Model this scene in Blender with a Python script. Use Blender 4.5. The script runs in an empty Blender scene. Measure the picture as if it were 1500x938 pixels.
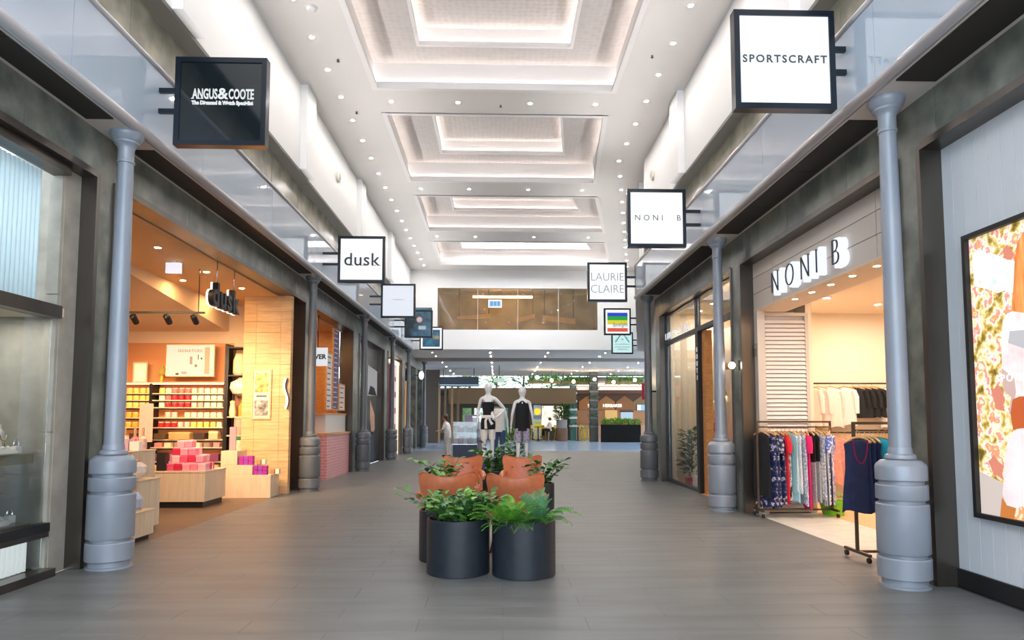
import bpy, bmesh, math, random
from mathutils import Vector, Matrix, Euler
random.seed(7)
PI = math.pi
SC = bpy.context.scene
COL = SC.collection

# ------------------------------------------------------------------ camera, world, exposure
cam_d = bpy.data.cameras.new('camera'); cam = bpy.data.objects.new('camera', cam_d); COL.objects.link(cam)
cam_d.sensor_width = 36; cam_d.lens = 24
cam.location = (0, 0, 1.45)
cam.rotation_euler = (PI/2 + math.atan(.0714), 0, -math.atan(.03))
cam_d.shift_x = -0.00738; cam_d.shift_y = 0.04907
cam_d.clip_end = 300
SC.camera = cam
world = bpy.data.worlds.new('world'); SC.world = world; world.use_nodes = True
wb = world.node_tree.nodes['Background']
wb.inputs[0].default_value = (.80, .90, 1.0, 1); wb.inputs[1].default_value = 1.9
vs = SC.view_settings
vs.view_transform = 'Standard'; vs.look = 'None'; vs.gamma = 1; vs.use_curve_mapping = False; vs.exposure = 1.3

# ------------------------------------------------------------------ materials
def lin(c):
    return tuple(((v/255)/12.92 if v/255 <= .04045 else ((v/255+.055)/1.055)**2.4) for v in c)
MATS = {}
def mat(name, rgb, rough=.5, metal=0, spec=.5, noise=None, scale=6, stretch=(1, 1, 1), emit=0, ecol=None, trans=0, alpha=1, bump=0, bscale=40, rnd=0, coat=0, detail=4):
    """rgb in sRGB 0-255; noise = second rgb mixed in by a procedural noise"""
    if name in MATS: return MATS[name]
    m = bpy.data.materials.new(name); m.use_nodes = True
    nt = m.node_tree; b = nt.nodes['Principled BSDF']
    c = lin(rgb)
    b.inputs['Base Color'].default_value = (*c, 1)
    b.inputs['Roughness'].default_value = rough
    b.inputs['Metallic'].default_value = metal
    b.inputs['Specular IOR Level'].default_value = spec
    b.inputs['Transmission Weight'].default_value = trans
    b.inputs['Alpha'].default_value = alpha
    b.inputs['Coat Weight'].default_value = coat
    tc = None
    def coords():
        nonlocal tc
        if tc is None:
            t = nt.nodes.new('ShaderNodeTexCoord'); mp = nt.nodes.new('ShaderNodeMapping')
            mp.inputs['Scale'].default_value = stretch
            g = nt.nodes.new('ShaderNodeNewGeometry')
            nt.links.new(g.outputs['Position'], mp.inputs['Vector']); tc = mp
        return tc.outputs['Vector']
    col = None
    if noise is not None:
        n = nt.nodes.new('ShaderNodeTexNoise'); n.inputs['Scale'].default_value = scale; n.inputs['Detail'].default_value = detail
        nt.links.new(coords(), n.inputs['Vector'])
        r = nt.nodes.new('ShaderNodeValToRGB')
        r.color_ramp.elements[0].position = .36; r.color_ramp.elements[1].position = .66
        r.color_ramp.elements[0].color = (*c, 1); r.color_ramp.elements[1].color = (*lin(noise), 1)
        nt.links.new(n.outputs['Fac'], r.inputs['Fac']); col = r.outputs['Color']
    if rnd:
        oi = nt.nodes.new('ShaderNodeObjectInfo'); g2 = nt.nodes.new('ShaderNodeNewGeometry')
        a = nt.nodes.new('ShaderNodeMath'); a.operation = 'ADD'
        nt.links.new(oi.outputs['Random'], a.inputs[0]); nt.links.new(g2.outputs['Random Per Island'], a.inputs[1])
        f = nt.nodes.new('ShaderNodeMath'); f.operation = 'FRACT'; nt.links.new(a.outputs[0], f.inputs[0])
        mr = nt.nodes.new('ShaderNodeMapRange'); mr.inputs['To Min'].default_value = 1-rnd; mr.inputs['To Max'].default_value = 1+rnd
        nt.links.new(f.outputs[0], mr.inputs['Value'])
        hs = nt.nodes.new('ShaderNodeHueSaturation'); nt.links.new(mr.outputs[0], hs.inputs['Value'])
        if col is not None: nt.links.new(col, hs.inputs['Color'])
        else: hs.inputs['Color'].default_value = (*c, 1)
        col = hs.outputs['Color']
    if col is not None: nt.links.new(col, b.inputs['Base Color'])
    if bump:
        n2 = nt.nodes.new('ShaderNodeTexNoise'); n2.inputs['Scale'].default_value = bscale
        nt.links.new(coords(), n2.inputs['Vector'])
        bp = nt.nodes.new('ShaderNodeBump'); bp.inputs['Strength'].default_value = bump; bp.inputs['Distance'].default_value = .01
        nt.links.new(n2.outputs['Fac'], bp.inputs['Height']); nt.links.new(bp.outputs['Normal'], b.inputs['Normal'])
    if emit:
        e = lin(ecol) if ecol else c
        b.inputs['Emission Color'].default_value = (*e, 1); b.inputs['Emission Strength'].default_value = emit
        if col is not None and ecol is None: nt.links.new(col, b.inputs['Emission Color'])
    MATS[name] = m
    return m
def embossed(name, rgb):
    m = bpy.data.materials.new(name); m.use_nodes = True; nt = m.node_tree; b = nt.nodes['Principled BSDF']
    b.inputs['Roughness'].default_value = .45
    g = nt.nodes.new('ShaderNodeNewGeometry'); v = nt.nodes.new('ShaderNodeTexVoronoi'); v.inputs['Scale'].default_value = 9
    v.inputs['Randomness'].default_value = .35
    nt.links.new(g.outputs['Position'], v.inputs['Vector'])
    bp = nt.nodes.new('ShaderNodeBump'); bp.inputs['Strength'].default_value = .6; bp.inputs['Distance'].default_value = .02
    nt.links.new(v.outputs['Distance'], bp.inputs['Height']); nt.links.new(bp.outputs['Normal'], b.inputs['Normal'])
    r = nt.nodes.new('ShaderNodeValToRGB'); c = lin(rgb)
    r.color_ramp.elements[0].color = (c[0]*.8, c[1]*.8, c[2]*.8, 1); r.color_ramp.elements[1].color = (*c, 1)
    nt.links.new(v.outputs['Distance'], r.inputs['Fac']); nt.links.new(r.outputs['Color'], b.inputs['Base Color'])
    MATS[name] = m; return m
def print_mat(name, stops, scale=8, emit=0, rough=.4, stretch=(1, 1, 1), detail=5):
    """blotchy print: noise through a many-stop constant-ish ramp"""
    m = bpy.data.materials.new(name); m.use_nodes = True; nt = m.node_tree; b = nt.nodes['Principled BSDF']
    b.inputs['Roughness'].default_value = rough
    t = nt.nodes.new('ShaderNodeTexCoord'); mp = nt.nodes.new('ShaderNodeMapping'); mp.inputs['Scale'].default_value = stretch
    nt.links.new(t.outputs['Object'], mp.inputs['Vector'])
    n = nt.nodes.new('ShaderNodeTexNoise'); n.inputs['Scale'].default_value = scale; n.inputs['Detail'].default_value = detail
    nt.links.new(mp.outputs[0], n.inputs['Vector'])
    r = nt.nodes.new('ShaderNodeValToRGB'); cr = r.color_ramp
    lo, hi = .3, .7
    while len(cr.elements) < len(stops): cr.elements.new(.5)
    for i, s in enumerate(stops):
        cr.elements[i].position = lo + (hi-lo)*i/max(1, len(stops)-1); cr.elements[i].color = (*lin(s), 1)
    nt.links.new(n.outputs['Fac'], r.inputs['Fac']); nt.links.new(r.outputs['Color'], b.inputs['Base Color'])
    if emit:
        nt.links.new(r.outputs['Color'], b.inputs['Emission Color']); b.inputs['Emission Strength'].default_value = emit*.40
    MATS[name] = m; return m

def glow(name, rgb, s):
    """lit faces (s up to about 3: signs, screens, lamps seen directly) keep a dark body so that their own light sets their tone"""
    if name in MATS: return MATS[name]
    if s < 3.5: return mat(name, tuple(int(v*.45) for v in rgb), rough=.5, emit=s*.40, ecol=rgb)
    return mat(name, rgb, rough=.6, emit=s)
M_tile = mat('floor_tile', (100, 101, 101), rough=.42, noise=(114, 115, 114), scale=2.2, stretch=(.35, 2.2, 1), rnd=.025)
M_grout = mat('grout', (92, 92, 91), rough=.8)
M_daylight_tint = mat('floor_daylight_tint', (166, 198, 238), rough=.16, noise=(178, 208, 244), scale=1.5)  # blue daylight reflection painted into the far floor's colour
M_white = mat('white_paint', (228, 228, 228), rough=.6)
M_ceil = mat('ceiling_paint', (228, 224, 221), rough=.65)
M_cornice = mat('cornice_paint', (236, 233, 232), rough=.5)
M_emb = embossed('pressed_panel', (212, 206, 203))
M_cove = glow('cove_led', (255, 246, 240), 7.5)
M_sky = glow('skylight_glow', (250, 252, 255), 3.6)
M_stone = mat('mottled_stone', (82, 87, 82), rough=.28, noise=(128, 131, 121), scale=3.5, detail=8, rnd=.05)
M_olive = mat('olive_stone', (128, 126, 112), rough=.18, noise=(160, 156, 140), scale=3.0, detail=8, rnd=.03)
M_grey = mat('grey_soffit', (104, 102, 97), rough=.5, rnd=.03)
M_bronze = mat('bronze_metal', (86, 80, 74), rough=.28, metal=.8, noise=(104, 98, 92), scale=2, stretch=(1, 1, .2))
M_black = mat('black_metal', (26, 26, 28), rough=.45)
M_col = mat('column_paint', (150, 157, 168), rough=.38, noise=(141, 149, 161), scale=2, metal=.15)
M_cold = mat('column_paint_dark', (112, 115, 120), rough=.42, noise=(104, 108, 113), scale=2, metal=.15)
M_soff = mat('canopy_soffit', (216, 208, 200), rough=.5)
M_grille = mat('canopy_grille', (46, 43, 40), rough=.7)
M_gut = mat('gutter_metal', (172, 170, 172), rough=.3, metal=.4)
M_bglass = mat('balustrade_glass', (176, 190, 205), rough=.04, spec=.9, noise=(184, 197, 211), scale=.6)
M_navy = mat('sign_frame', (6, 22, 36), rough=.22, spec=.5)
M_lit = glow('sign_lit', (250, 252, 254), .92)
M_dark_ink = mat('dark_ink', (62, 74, 80), rough=.6)
M_glass = mat('clear_glass', (235, 242, 242), rough=.02, trans=1, spec=.5)
M_wood = mat('light_oak', (202, 160, 112), rough=.5, noise=(222, 184, 138), scale=2.5, stretch=(1.2, 1.2, 14), rnd=.05)
M_owood = mat('orange_wood', (204, 138, 76), rough=.45, noise=(222, 160, 96), scale=3, stretch=(2, 2, 10))
M_cream = mat('cream_wall', (238, 224, 204), rough=.7)
M_planter = mat('planter_fibre', (34, 41, 50), rough=.4, noise=(29, 35, 43), scale=14)
M_soil = mat('soil', (48, 38, 30), rough=.95, noise=(64, 52, 40), scale=60)
M_leath = mat('tan_leather', (184, 102, 66), rough=.36, noise=(196, 114, 76), scale=18, bump=.12, bscale=160)
M_leathd = mat('tan_leather_seam', (160, 80, 44), rough=.45)
M_walnut = mat('walnut', (92, 58, 36), rough=.5, noise=(112, 74, 48), scale=6, stretch=(6, 6, 1))
M_leaf = mat('leaf_dark', (44, 92, 40), rough=.4, noise=(72, 124, 52), scale=22, rnd=.25)
M_leaf2 = mat('leaf_bright', (86, 150, 44), rough=.42, noise=(120, 176, 66), scale=22, rnd=.2)
M_leaf3 = mat('leaf_blue', (66, 112, 92), rough=.45, noise=(92, 134, 112), scale=22, rnd=.2)
M_stem = mat('stem', (84, 92, 48), rough=.6)
M_mann = mat('mannequin_gloss', (232, 232, 236), rough=.25)
M_blk = mat('black_cloth', (22, 23, 28), rough=.85)
M_wcloth = mat('white_cloth', (232, 230, 228), rough=.85)
M_jean = mat('denim', (58, 84, 128), rough=.85)

# ------------------------------------------------------------------ mesh helpers
class MB:
    def __init__(s): s.v = []; s.f = []; s.sm = []
    def add(s, vs, fs, smooth=False):
        o = len(s.v); s.v += [tuple(v) for v in vs]; s.f += [tuple(i+o for i in f) for f in fs]; s.sm += [smooth]*len(fs); return s
    def box(s, x0, x1, y0, y1, z0, z1):
        v = [(x0, y0, z0), (x1, y0, z0), (x1, y1, z0), (x0, y1, z0), (x0, y0, z1), (x1, y0, z1), (x1, y1, z1), (x0, y1, z1)]
        return s.add(v, [(3, 2, 1, 0), (4, 5, 6, 7), (0, 1, 5, 4), (1, 2, 6, 5), (2, 3, 7, 6), (3, 0, 4, 7)])
    def bbox(s, x0, x1, y0, y1, z0, z1, b=.01):
        bm = bmesh.new(); bmesh.ops.create_cube(bm, size=1)
        for v in bm.verts: v.co = ((x0+x1)/2+v.co.x*(x1-x0), (y0+y1)/2+v.co.y*(y1-y0), (z0+z1)/2+v.co.z*(z1-z0))
        bmesh.ops.bevel(bm, geom=bm.edges[:], offset=b, segments=2, profile=.6, affect='EDGES')
        bm.verts.index_update(); s.add([v.co[:] for v in bm.verts], [[v.index for v in f.verts] for f in bm.faces]); bm.free(); return s
    def prism(s, pts, z0, z1):          # plan polygon, counter-clockwise
        n = len(pts)
        v = [(p[0], p[1], z0) for p in pts]+[(p[0], p[1], z1) for p in pts]
        return s.add(v, [tuple(range(n-1, -1, -1)), tuple(range(n, 2*n))]+[(i, (i+1) % n, n+(i+1) % n, n+i) for i in range(n)])
    def extr(s, pts, axis, a, b):        # 2-D polygon extruded along an axis ('x': pts are (y,z); 'y': pts are (x,z))
        n = len(pts)
        if axis == 'x': v = [(a, p[0], p[1]) for p in pts]+[(b, p[0], p[1]) for p in pts]
        else: v = [(p[0], a, p[1]) for p in pts]+[(p[0], b, p[1]) for p in pts]
        return s.add(v, [tuple(range(n-1, -1, -1)), tuple(range(n, 2*n))]+[(i, (i+1) % n, n+(i+1) % n, n+i) for i in range(n)])
    def lathe(s, prof, n=24, c=(0, 0, 0), sx=1, sy=1, smooth=True, cap=True):
        v = []; f = []
        for r, z in prof:
            for k in range(n):
                a = 2*PI*k/n; v.append((c[0]+r*sx*math.cos(a), c[1]+r*sy*math.sin(a), c[2]+z))
        for i in range(len(prof)-1):
            for k in range(n):
                f.append((i*n+k, i*n+(k+1) % n, (i+1)*n+(k+1) % n, (i+1)*n+k))
        s.add(v, f, smooth)
        if cap:
            if prof[0][0] > 1e-5: s.f.append(tuple(len(s.v)-len(v)+k for k in range(n-1, -1, -1))); s.sm.append(False)
            if prof[-1][0] > 1e-5: s.f.append(tuple(len(s.v)-n+k for k in range(n))); s.sm.append(False)
        return s
    def tube(s, path, r, n=8, caps=True):
        P = [Vector(p) for p in path]; rr = r if isinstance(r, (list, tuple)) else [r]*len(P)
        v = []; f = []
        up0 = None
        for i, p in enumerate(P):
            d = (P[min(i+1, len(P)-1)]-P[max(i-1, 0)]).normalized()
            if up0 is None or abs(d.dot(up0)) > .99:
                up0 = Vector((0, 0, 1)) if abs(d.z) < .9 else Vector((1, 0, 0))
            a = d.cross(up0).normalized(); b = a.cross(d).normalized(); up0 = b
            for k in range(n):
                t = 2*PI*k/n; v.append(tuple(p+(a*math.cos(t)+b*math.sin(t))*rr[i]))
        for i in range(len(P)-1):
            for k in range(n): f.append((i*n+k, i*n+(k+1) % n, (i+1)*n+(k+1) % n, (i+1)*n+k))
        o = len(s.v); s.add(v, f, True)
        if caps:
            s.f.append(tuple(o+k for k in range(n-1, -1, -1))); s.f.append(tuple(o+(len(P)-1)*n+k for k in range(n))); s.sm += [False, False]
        return s
    def ball(s, c, r, n=10, m=6, sc=(1, 1, 1)):
        prof = [(r*math.sin(PI*i/m)*1 if 0 < i < m else 1e-4, -r*math.cos(PI*i/m)) for i in range(m+1)]
        v = []; f = []
        for rad, z in prof:
            for k in range(n):
                a = 2*PI*k/n; v.append((c[0]+rad*sc[0]*math.cos(a), c[1]+rad*sc[1]*math.sin(a), c[2]+z*sc[2]))
        for i in range(m):
            for k in range(n): f.append((i*n+k, i*n+(k+1) % n, (i+1)*n+(k+1) % n, (i+1)*n+k))
        return s.add(v, f, True)
    def frame(s, a0, a1, b0, b1, w, d0, d1, axis='y'):   # picture frame of four bars; axis = thickness direction
        for (p0, p1, q0, q1) in ((a0, a1, b0, b0+w), (a0, a1, b1-w, b1), (a0, a0+w, b0+w, b1-w), (a1-w, a1, b0+w, b1-w)):
            if axis == 'y': s.box(p0, p1, d0, d1, q0, q1)
            else: s.box(d0, d1, p0, p1, q0, q1)
        return s
    def grid(s, fn, nu, nv, smooth=True):
        v = [fn(i/nu, j/nv) for j in range(nv+1) for i in range(nu+1)]
        f = [(j*(nu+1)+i, j*(nu+1)+i+1, (j+1)*(nu+1)+i+1, (j+1)*(nu+1)+i) for j in range(nv) for i in range(nu)]
        return s.add(v, f, smooth)
    def mesh(s, name, m=None):
        me = bpy.data.meshes.new(name); me.from_pydata(s.v, [], s.f); me.update()
        if any(s.sm): me.set_sharp_from_angle(angle=math.radians(28))
        me.polygons.foreach_set('use_smooth', s.sm)
        if m: me.materials.append(m)
        return me
    def build(s, name, m=None, parent=None, label=None, loc=None):
        return mkobj(name, s.mesh(name, m), parent, label, loc)
def mkobj(name, me, parent=None, label=None, loc=None):
    o = bpy.data.objects.new(name, me); COL.objects.link(o)
    if parent: o.parent = parent
    if loc: o.location = loc
    if label: o['label'] = label
    return o
def tag(o, label=None, cat=None, group=None, kind=None):
    if label: o['label'] = label
    if cat: o['category'] = cat
    if group: o['group'] = group
    if kind: o['kind'] = kind
    return o
def thing(name, label, cat, loc=(0, 0, 0), rz=0, group=None):
    o = bpy.data.objects.new(name, None); COL.objects.link(o); o.location = loc; o.rotation_euler = (0, 0, rz)
    o.empty_display_size = .1
    return tag(o, label, cat, group)
def struct(name, label=None, cat=None):
    o = bpy.data.objects.new(name, None); COL.objects.link(o); o.empty_display_size = .1
    return tag(o, label, cat, None, 'structure')
def B(x0, x1, y0, y1, z0, z1): return MB().box(x0, x1, y0, y1, z0, z1)
CH = {}
def children(o):
    return [c for c in COL.objects if c.parent == o]
def dup(root, loc, rz=None, label=None, group=None, kids=None):
    r = root.copy(); COL.objects.link(r); r.location = loc
    if rz is not None: r.rotation_euler = (0, 0, rz)
    if label: r['label'] = label
    if group: r['group'] = group
    for ch in (kids if kids is not None else list(root.children)):
        c = ch.copy(); COL.objects.link(c); c.parent = r
        for g in list(ch.children):
            d = g.copy(); COL.objects.link(d); d.parent = c
    return r
def text_mesh(txt, size, m, depth=.004, sx=1, space=1.0, bold=0, shear=0, align='CENTER'):
    """returns mesh in the XZ plane, facing -Y, centred on x, baseline z=0"""
    cu = bpy.data.curves.new('text', 'FONT'); cu.body = txt; cu.size = size; cu.extrude = depth/2; cu.space_character = space
    cu.align_x = align; cu.offset = bold; cu.shear = shear; cu.resolution_u = 3
    o = bpy.data.objects.new('text', cu); COL.objects.link(o)
    bpy.context.view_layer.update()
    me = bpy.data.meshes.new_from_object(o.evaluated_get(bpy.context.evaluated_depsgraph_get()))
    bpy.data.objects.remove(o)
    for v in me.vertices: v.co = (v.co.x*sx, -v.co.z, v.co.y)
    me.materials.clear(); me.materials.append(m)
    return me
def rot_mesh(me, rz):
    me.transform(Matrix.Rotation(rz, 4, 'Z')); return me
def lettering(name, txt, size, m, loc, rz=0, parent=None, label=None, **k):
    me = text_mesh(txt, size, m, **k); rot_mesh(me, rz); return mkobj(name, me, parent, label, loc)

# ------------------------------------------------------------------ key dimensions
WL, WR = -4.07, 3.82            # shopfront wall planes
CL, CR = -3.82, 3.54            # column axes
ZO, ZS, ZU, ZC = 3.93, 4.37, 6.17, 7.88     # opening head, canopy soffit, upper wall foot, ceiling
YE = 29.2                        # end wall
def flare(y): return .205*max(0, y-16.5)     # the right side opens outwards beyond the third column

# ------------------------------------------------------------------ floor
floor = struct('floor', 'grey stone tile floor of the mall walkway', 'floor')
B(-4.2, 9, -3, 31.2, -.12, -.006).build('slab', M_grout, floor)
TW, TD, J = 1.2, .3, .0022
tmesh = MB().bbox(J/2, TW-J/2, J/2, TD-J/2, -.02, 0, .0006).mesh('floor_tile', M_tile)
rest = MB()
nt_ = 0
y0 = 4.2; row = 0
for r in range(-24, 90):
    y = y0+r*TD
    off = (r % 2)*TW/2
    xmax = WR+.12+flare(y)
    x = WL-.1-off
    while x < xmax:
        a, b = max(x, WL-.1), min(x+TW, xmax)
        if b-a > .05:
            full = abs(b-a-TW) < 1e-6
            if 0 <= r and nt_ < 300:
                if full: mkobj('floor_tile', tmesh, floor, None, (x, y, 0))
                else: MB().bbox(J/2, b-a-J/2, J/2, TD-J/2, -.02, 0, .0006).build('floor_tile', M_tile, floor, None, (a, y, 0))
                nt_ += 1
            else: rest.box(a+J/2, b-J/2, y+J/2, y+TD-J/2, -.02, 0)
        x += TW
o = rest.build('distant_tiles', M_tile, floor); o['kind'] = 'stuff'
B(-12, 16, 31.2, 62, -.12, 0).build('food_court_floor', M_daylight_tint, floor)
B(9, 16, 16, 31.2, -.12, -.001).build('side_floor', M_tile, floor)

# ------------------------------------------------------------------ ceiling with coffers
ceiling = struct('ceiling', 'white plaster ceiling with a row of lit stepped coffers', 'ceiling')
XLW, XRW = -3.82, 3.60           # upper white wall faces
def xr(y): return XRW+flare(y)
def xcr(y): return 2.30+flare(y)
XCL = -2.48
coffers = [(3.8, 7.9), (8.9, 13.0), (14.0, 18.2), (19.3, 23.1), (24.4, 28.2)]
cm = MB()
def cquad(mb, xa0, xb0, y0, xa1, xb1, y1, z): mb.add([(xa0, y0, z), (xa1, y1, z), (xb1, y1, z), (xb0, y0, z)], [(0, 1, 2, 3)])
edges = [-2.0]
for a, b in coffers: edges += [a, b]
edges += [YE]
for i in range(len(edges)-1):
    a, b = edges[i], edges[i+1]
    if i % 2 == 0:
        for (p, q) in ((a, min(b, max(a, 16.5))), (min(b, max(a, 16.5)), b)):
            if q-p > .01: cquad(cm, XLW, xr(p), p, XLW, xr(q), q, ZC)
    else:
        ys = [a, 16.5, b] if a < 16.5 < b else [a, b]
        for p, q in zip(ys[:-1], ys[1:]):
            cquad(cm, XLW, XCL, p, XLW, XCL, q, ZC); cquad(cm, xcr(p), xr(p), p, xcr(q), xr(q), q, ZC)
cm.build('ceiling_plane', M_ceil, ceiling)
def ring(xa, xb0, xb1, y0, y1, t, xbm=None):
    """list of (outer, inner) quads is built from corners; t insets"""
    return [(xa+t, y0+t), (xb0-t, y0+t), (xb1-t, y1-t), (xa+t, y1-t)]
def band(mb, P, Q, z0, z1):       # side faces between ring P at z0 and ring Q at z1
    n = len(P); v = [(p[0], p[1], z0) for p in P]+[(q[0], q[1], z1) for q in Q]
    mb.add(v, [(i, (i+1) % n, n+(i+1) % n, n+i) for i in range(n)])
for i, (a, b) in enumerate(coffers):
    cf = MB()
    P0 = ring(XCL, xcr(a), xcr(b), a, b, 0)
    if i == 2: P0 = [(XCL, a), (xcr(a), a), (xcr(b), b), (XCL, b)]
    Rt = lambda t: [(P0[0][0]+t, P0[0][1]+t), (P0[1][0]-t, P0[1][1]+t), (P0[2][0]-t, P0[2][1]-t), (P0[3][0]+t, P0[3][1]-t)]
    band(cf, P0, P0, ZC, 8.42)                                       # outer recess walls
    root = cf.build('coffer', M_cornice, ceiling)
    co = MB()                                                        # stepped cornice with an LED trough behind it
    for (t0, z0, t1, z1) in ((0, ZC-.02, .10, ZC-.02), (.10, ZC-.02, .10, ZC+.06), (.10, ZC+.06, .07, ZC+.06), (.07, ZC+.06, .07, ZC+.13), (.07, ZC+.13, .05, ZC+.13), (.05, ZC+.13, .05, ZC+.05), (.05, ZC+.05, 0, ZC+.05)):
        if z0 == z1: band(co, Rt(t0), Rt(t1), z0, z1)
        else: band(co, Rt(t0), Rt(t1), z0, z1)
    co.build('cornice', M_cornice, root)
    le = MB(); band(le, Rt(.012), Rt(.042), ZC+.058, ZC+.058); le.build('cove_light', M_cove, root)
    In = lambda t: [(XCL+.92+t, a+.62+t), (xcr(a)-.92-t, a+.62+t), (xcr(b)-.92-t, b-.62-t), (XCL+.92+t, b-.62-t)]
    rg = MB(); band(rg, Rt(0), In(0), 8.42, 8.42); rg.build('coffer_ring', M_emb, root)
    iw = MB(); band(iw, In(0), In(0), 8.42, 8.78); iw.build('inner_rim', M_cornice, root)
    lp = MB(); band(lp, In(0), In(.06), 8.415, 8.415); band(lp, In(.06), In(.06), 8.415, 8.50); band(lp, In(.06), In(.045), 8.50, 8.50); band(lp, In(.045), In(.045), 8.50, 8.44); band(lp, In(.045), In(0), 8.44, 8.44)
    lp.build('inner_lip', M_cornice, root)
    l2 = MB(); band(l2, In(.008), In(.038), 8.446, 8.446); l2.build('cove_light', M_cove, root)
    up = MB(); up.add([(p[0], p[1], 8.78) for p in In(0)], [(0, 1, 2, 3)]); up.build('upper_panel', M_sky if i == 4 else M_emb, root)
    if i == 3:
        gr = MB().frame(-.5, .75, 19.95+.3, 20.5+.3, .03, 8.74, 8.775, 'y')
        gv = MB()
        gv.v = []; gv.f = []
        for k in range(9): gv.box(-.5, .75, 20.25+k*.07, 20.28+k*.07, 8.74, 8.77)
        gv.build('air_grille', mat('grille_grey', (150, 146, 142), rough=.6), root)
# low ceiling beyond the end wall
lowc = B(-9.2, 16, YE+.25, 47.4, 4.43, 4.55).build('ceiling_lower', mat('low_ceiling', (212, 198, 184), rough=.7)); tag(lowc, 'low plaster ceiling beyond the white end wall', 'ceiling', kind='structure')
o = B(-9.2, 12, 33.4, 33.7, 4.28, 4.43).build('trim_1', mat('beam_paint', (150, 142, 134), rough=.7)); tag(o, 'narrow downstand beam under the low ceiling', 'trim', kind='structure')

# ------------------------------------------------------------------ side walls
wl = struct('wall_left', 'left shopfront wall of mottled grey stone under white upper wall', 'wall')
wr = struct('wall_right', 'right shopfront wall of mottled grey stone under white upper wall', 'wall')
LP = [(-2.0, -1.5), (6.86, 7.2), (14.3, 15.0), (19.0, 19.9), (24.2, 25.0), (28.6, 29.6), (33.5, 34.2), (36.2, 37.0)]   # piers: solid stretches of the left front
RP = [(-2.0, -1.5), (5.93, 6.3), (10.55, 11.0), (15.98, 16.5)]
for (a, b) in LP: B(WL-.35, WL, a, b, 0, ZO).build('pier', M_stone, wl)
for (a, b) in RP: B(WR, WR+.35, a, b, 0, ZO).build('pier', M_stone, wr)
def stone_run(y0, y1, step):
    ys = [y0]
    while ys[-1]+step < y1-.3: ys.append(ys[-1]+step)
    return list(zip(ys, ys[1:]+[y1]))
G = .004
for (a, b) in stone_run(-2, YE, 1.56):
    B(WL-.3, WL, a+G, b-G, ZO, ZS+.1).build('fascia_panel', M_stone, wl)
    B(WL-.3, WL, a+G, b-G, ZS+.1, ZU).build('upper_stone_panel', M_olive, wl)
    B(WL+.002, XLW-.002, a+G, b-G, ZU, ZU+.05).build('soffit_panel', M_grey, wl)
B(WL-.3, WL, YE, 37, ZO, 4.43).build('fascia_panel', M_stone, wl)
B(WL-.3, XLW, -2, YE, ZU+.05, ZC+.05).build('upper_wall', M_white, wl)
for y in (2.5, 7.75, 12.85, 18.05, 23.2):
    B(XLW, XLW+.13, y, y+.62, ZU+.05, ZC).build('wall_pilaster', M_white, wl)
def skew(mb, x0, x1, a, b, z0, z1):
    fa, fb = flare(a), flare(b)
    return mb.prism([(x0+fa, a), (x1+fa, a), (x1+fb, b), (x0+fb, b)], z0, z1)
ysr = stone_run(-2, 16.5, 1.54)+stone_run(16.5, YE, 1.59)
for (a, b) in ysr:
    skew(MB(), WR, WR+.3, a+G, b-G, ZO, ZS+.1).build('fascia_panel', M_stone, wr)
    skew(MB(), WR, WR+.3, a+G, b-G, ZS+.1, ZU).build('upper_stone_panel', M_olive, wr)
    skew(MB(), XRW+.002, WR-.002, a+G, b-G, ZU, ZU+.05).build('soffit_panel', M_grey, wr)
for a, b in ((-2, 16.5), (16.5, YE)):
    skew(MB(), XRW, WR+.3, a, b, ZU+.05, ZC+.05).build('upper_wall', M_white, wr)
skew(MB(), WR, WR+.3, 16.5, YE, 0, ZO).build('angled_wall', M_stone, wr)
for y in (2.5, 7.75, 12.85, 18.05, 23.2):
    skew(MB(), XRW-.13, XRW, y, y+.62, ZU+.05, ZC).build('wall_pilaster', M_white, wr)

# end wall with its strip window
we = struct('wall_end', 'white end wall above the low ceiling', 'wall')
wx0, wx1, wz0, wz1 = -2.66, 4.26, 5.28, 7.09
XE = xr(YE)+.1
B(WL, XE, YE, YE+.25, 4.43, wz0).build('wall_lower', M_white, we)
B(WL, XE, YE, YE+.25, wz1, ZC+.05).build('wall_upper', M_white, we)
B(WL, wx0, YE, YE+.25, wz0, wz1).build('wall_side', M_white, we)
B(wx1, XE, YE, YE+.25, wz0, wz1).build('wall_side', M_white, we)
win = struct('window_1', 'long strip of brown tinted glass in the white end wall', 'window')
M_tint = mat('tinted_glass', (222, 204, 168), rough=.03, trans=.9, spec=.6)
xs = [wx0+(wx1-wx0)*t for t in (0, .25, .5, .755, 1)]
for p, q in zip(xs[:-1], xs[1:]): B(p+.012, q-.012, YE+.06, YE+.075, wz0, wz1).build('pane', M_tint, win)
for p in xs[1:-1]: B(p-.012, p+.012, YE+.05, YE+.085, wz0, wz1).build('mullion', mat('mullion', (190, 180, 164), rough=.5), win)
bx = MB().box(wx0-.3, wx1+.3, YE+3.2, YE+3.3, wz0-.5, wz1+.4).box(wx0-.3, wx0-.2, YE+.25, YE+3.2, wz0-.5, wz1+.4).box(wx1+.2, wx1+.3, YE+.25, YE+3.2, wz0-.5, wz1+.4).box(wx0-.3, wx1+.3, YE+.25, YE+3.3, wz0-.6, wz0-.5).box(wx0-.3, wx1+.3, YE+.25, YE+3.3, wz1+.3, wz1+.4)
o = bx.build('wall_upper_room', mat('brown_room', (176, 152, 112), rough=.8, noise=(128, 104, 72), scale=1.4)); tag(o, 'dim brown room seen through the strip window', 'wall', kind='structure')
M_beam = mat('lit_beam', (226, 178, 112), rough=.6, noise=(206, 150, 88), scale=3)
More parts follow.
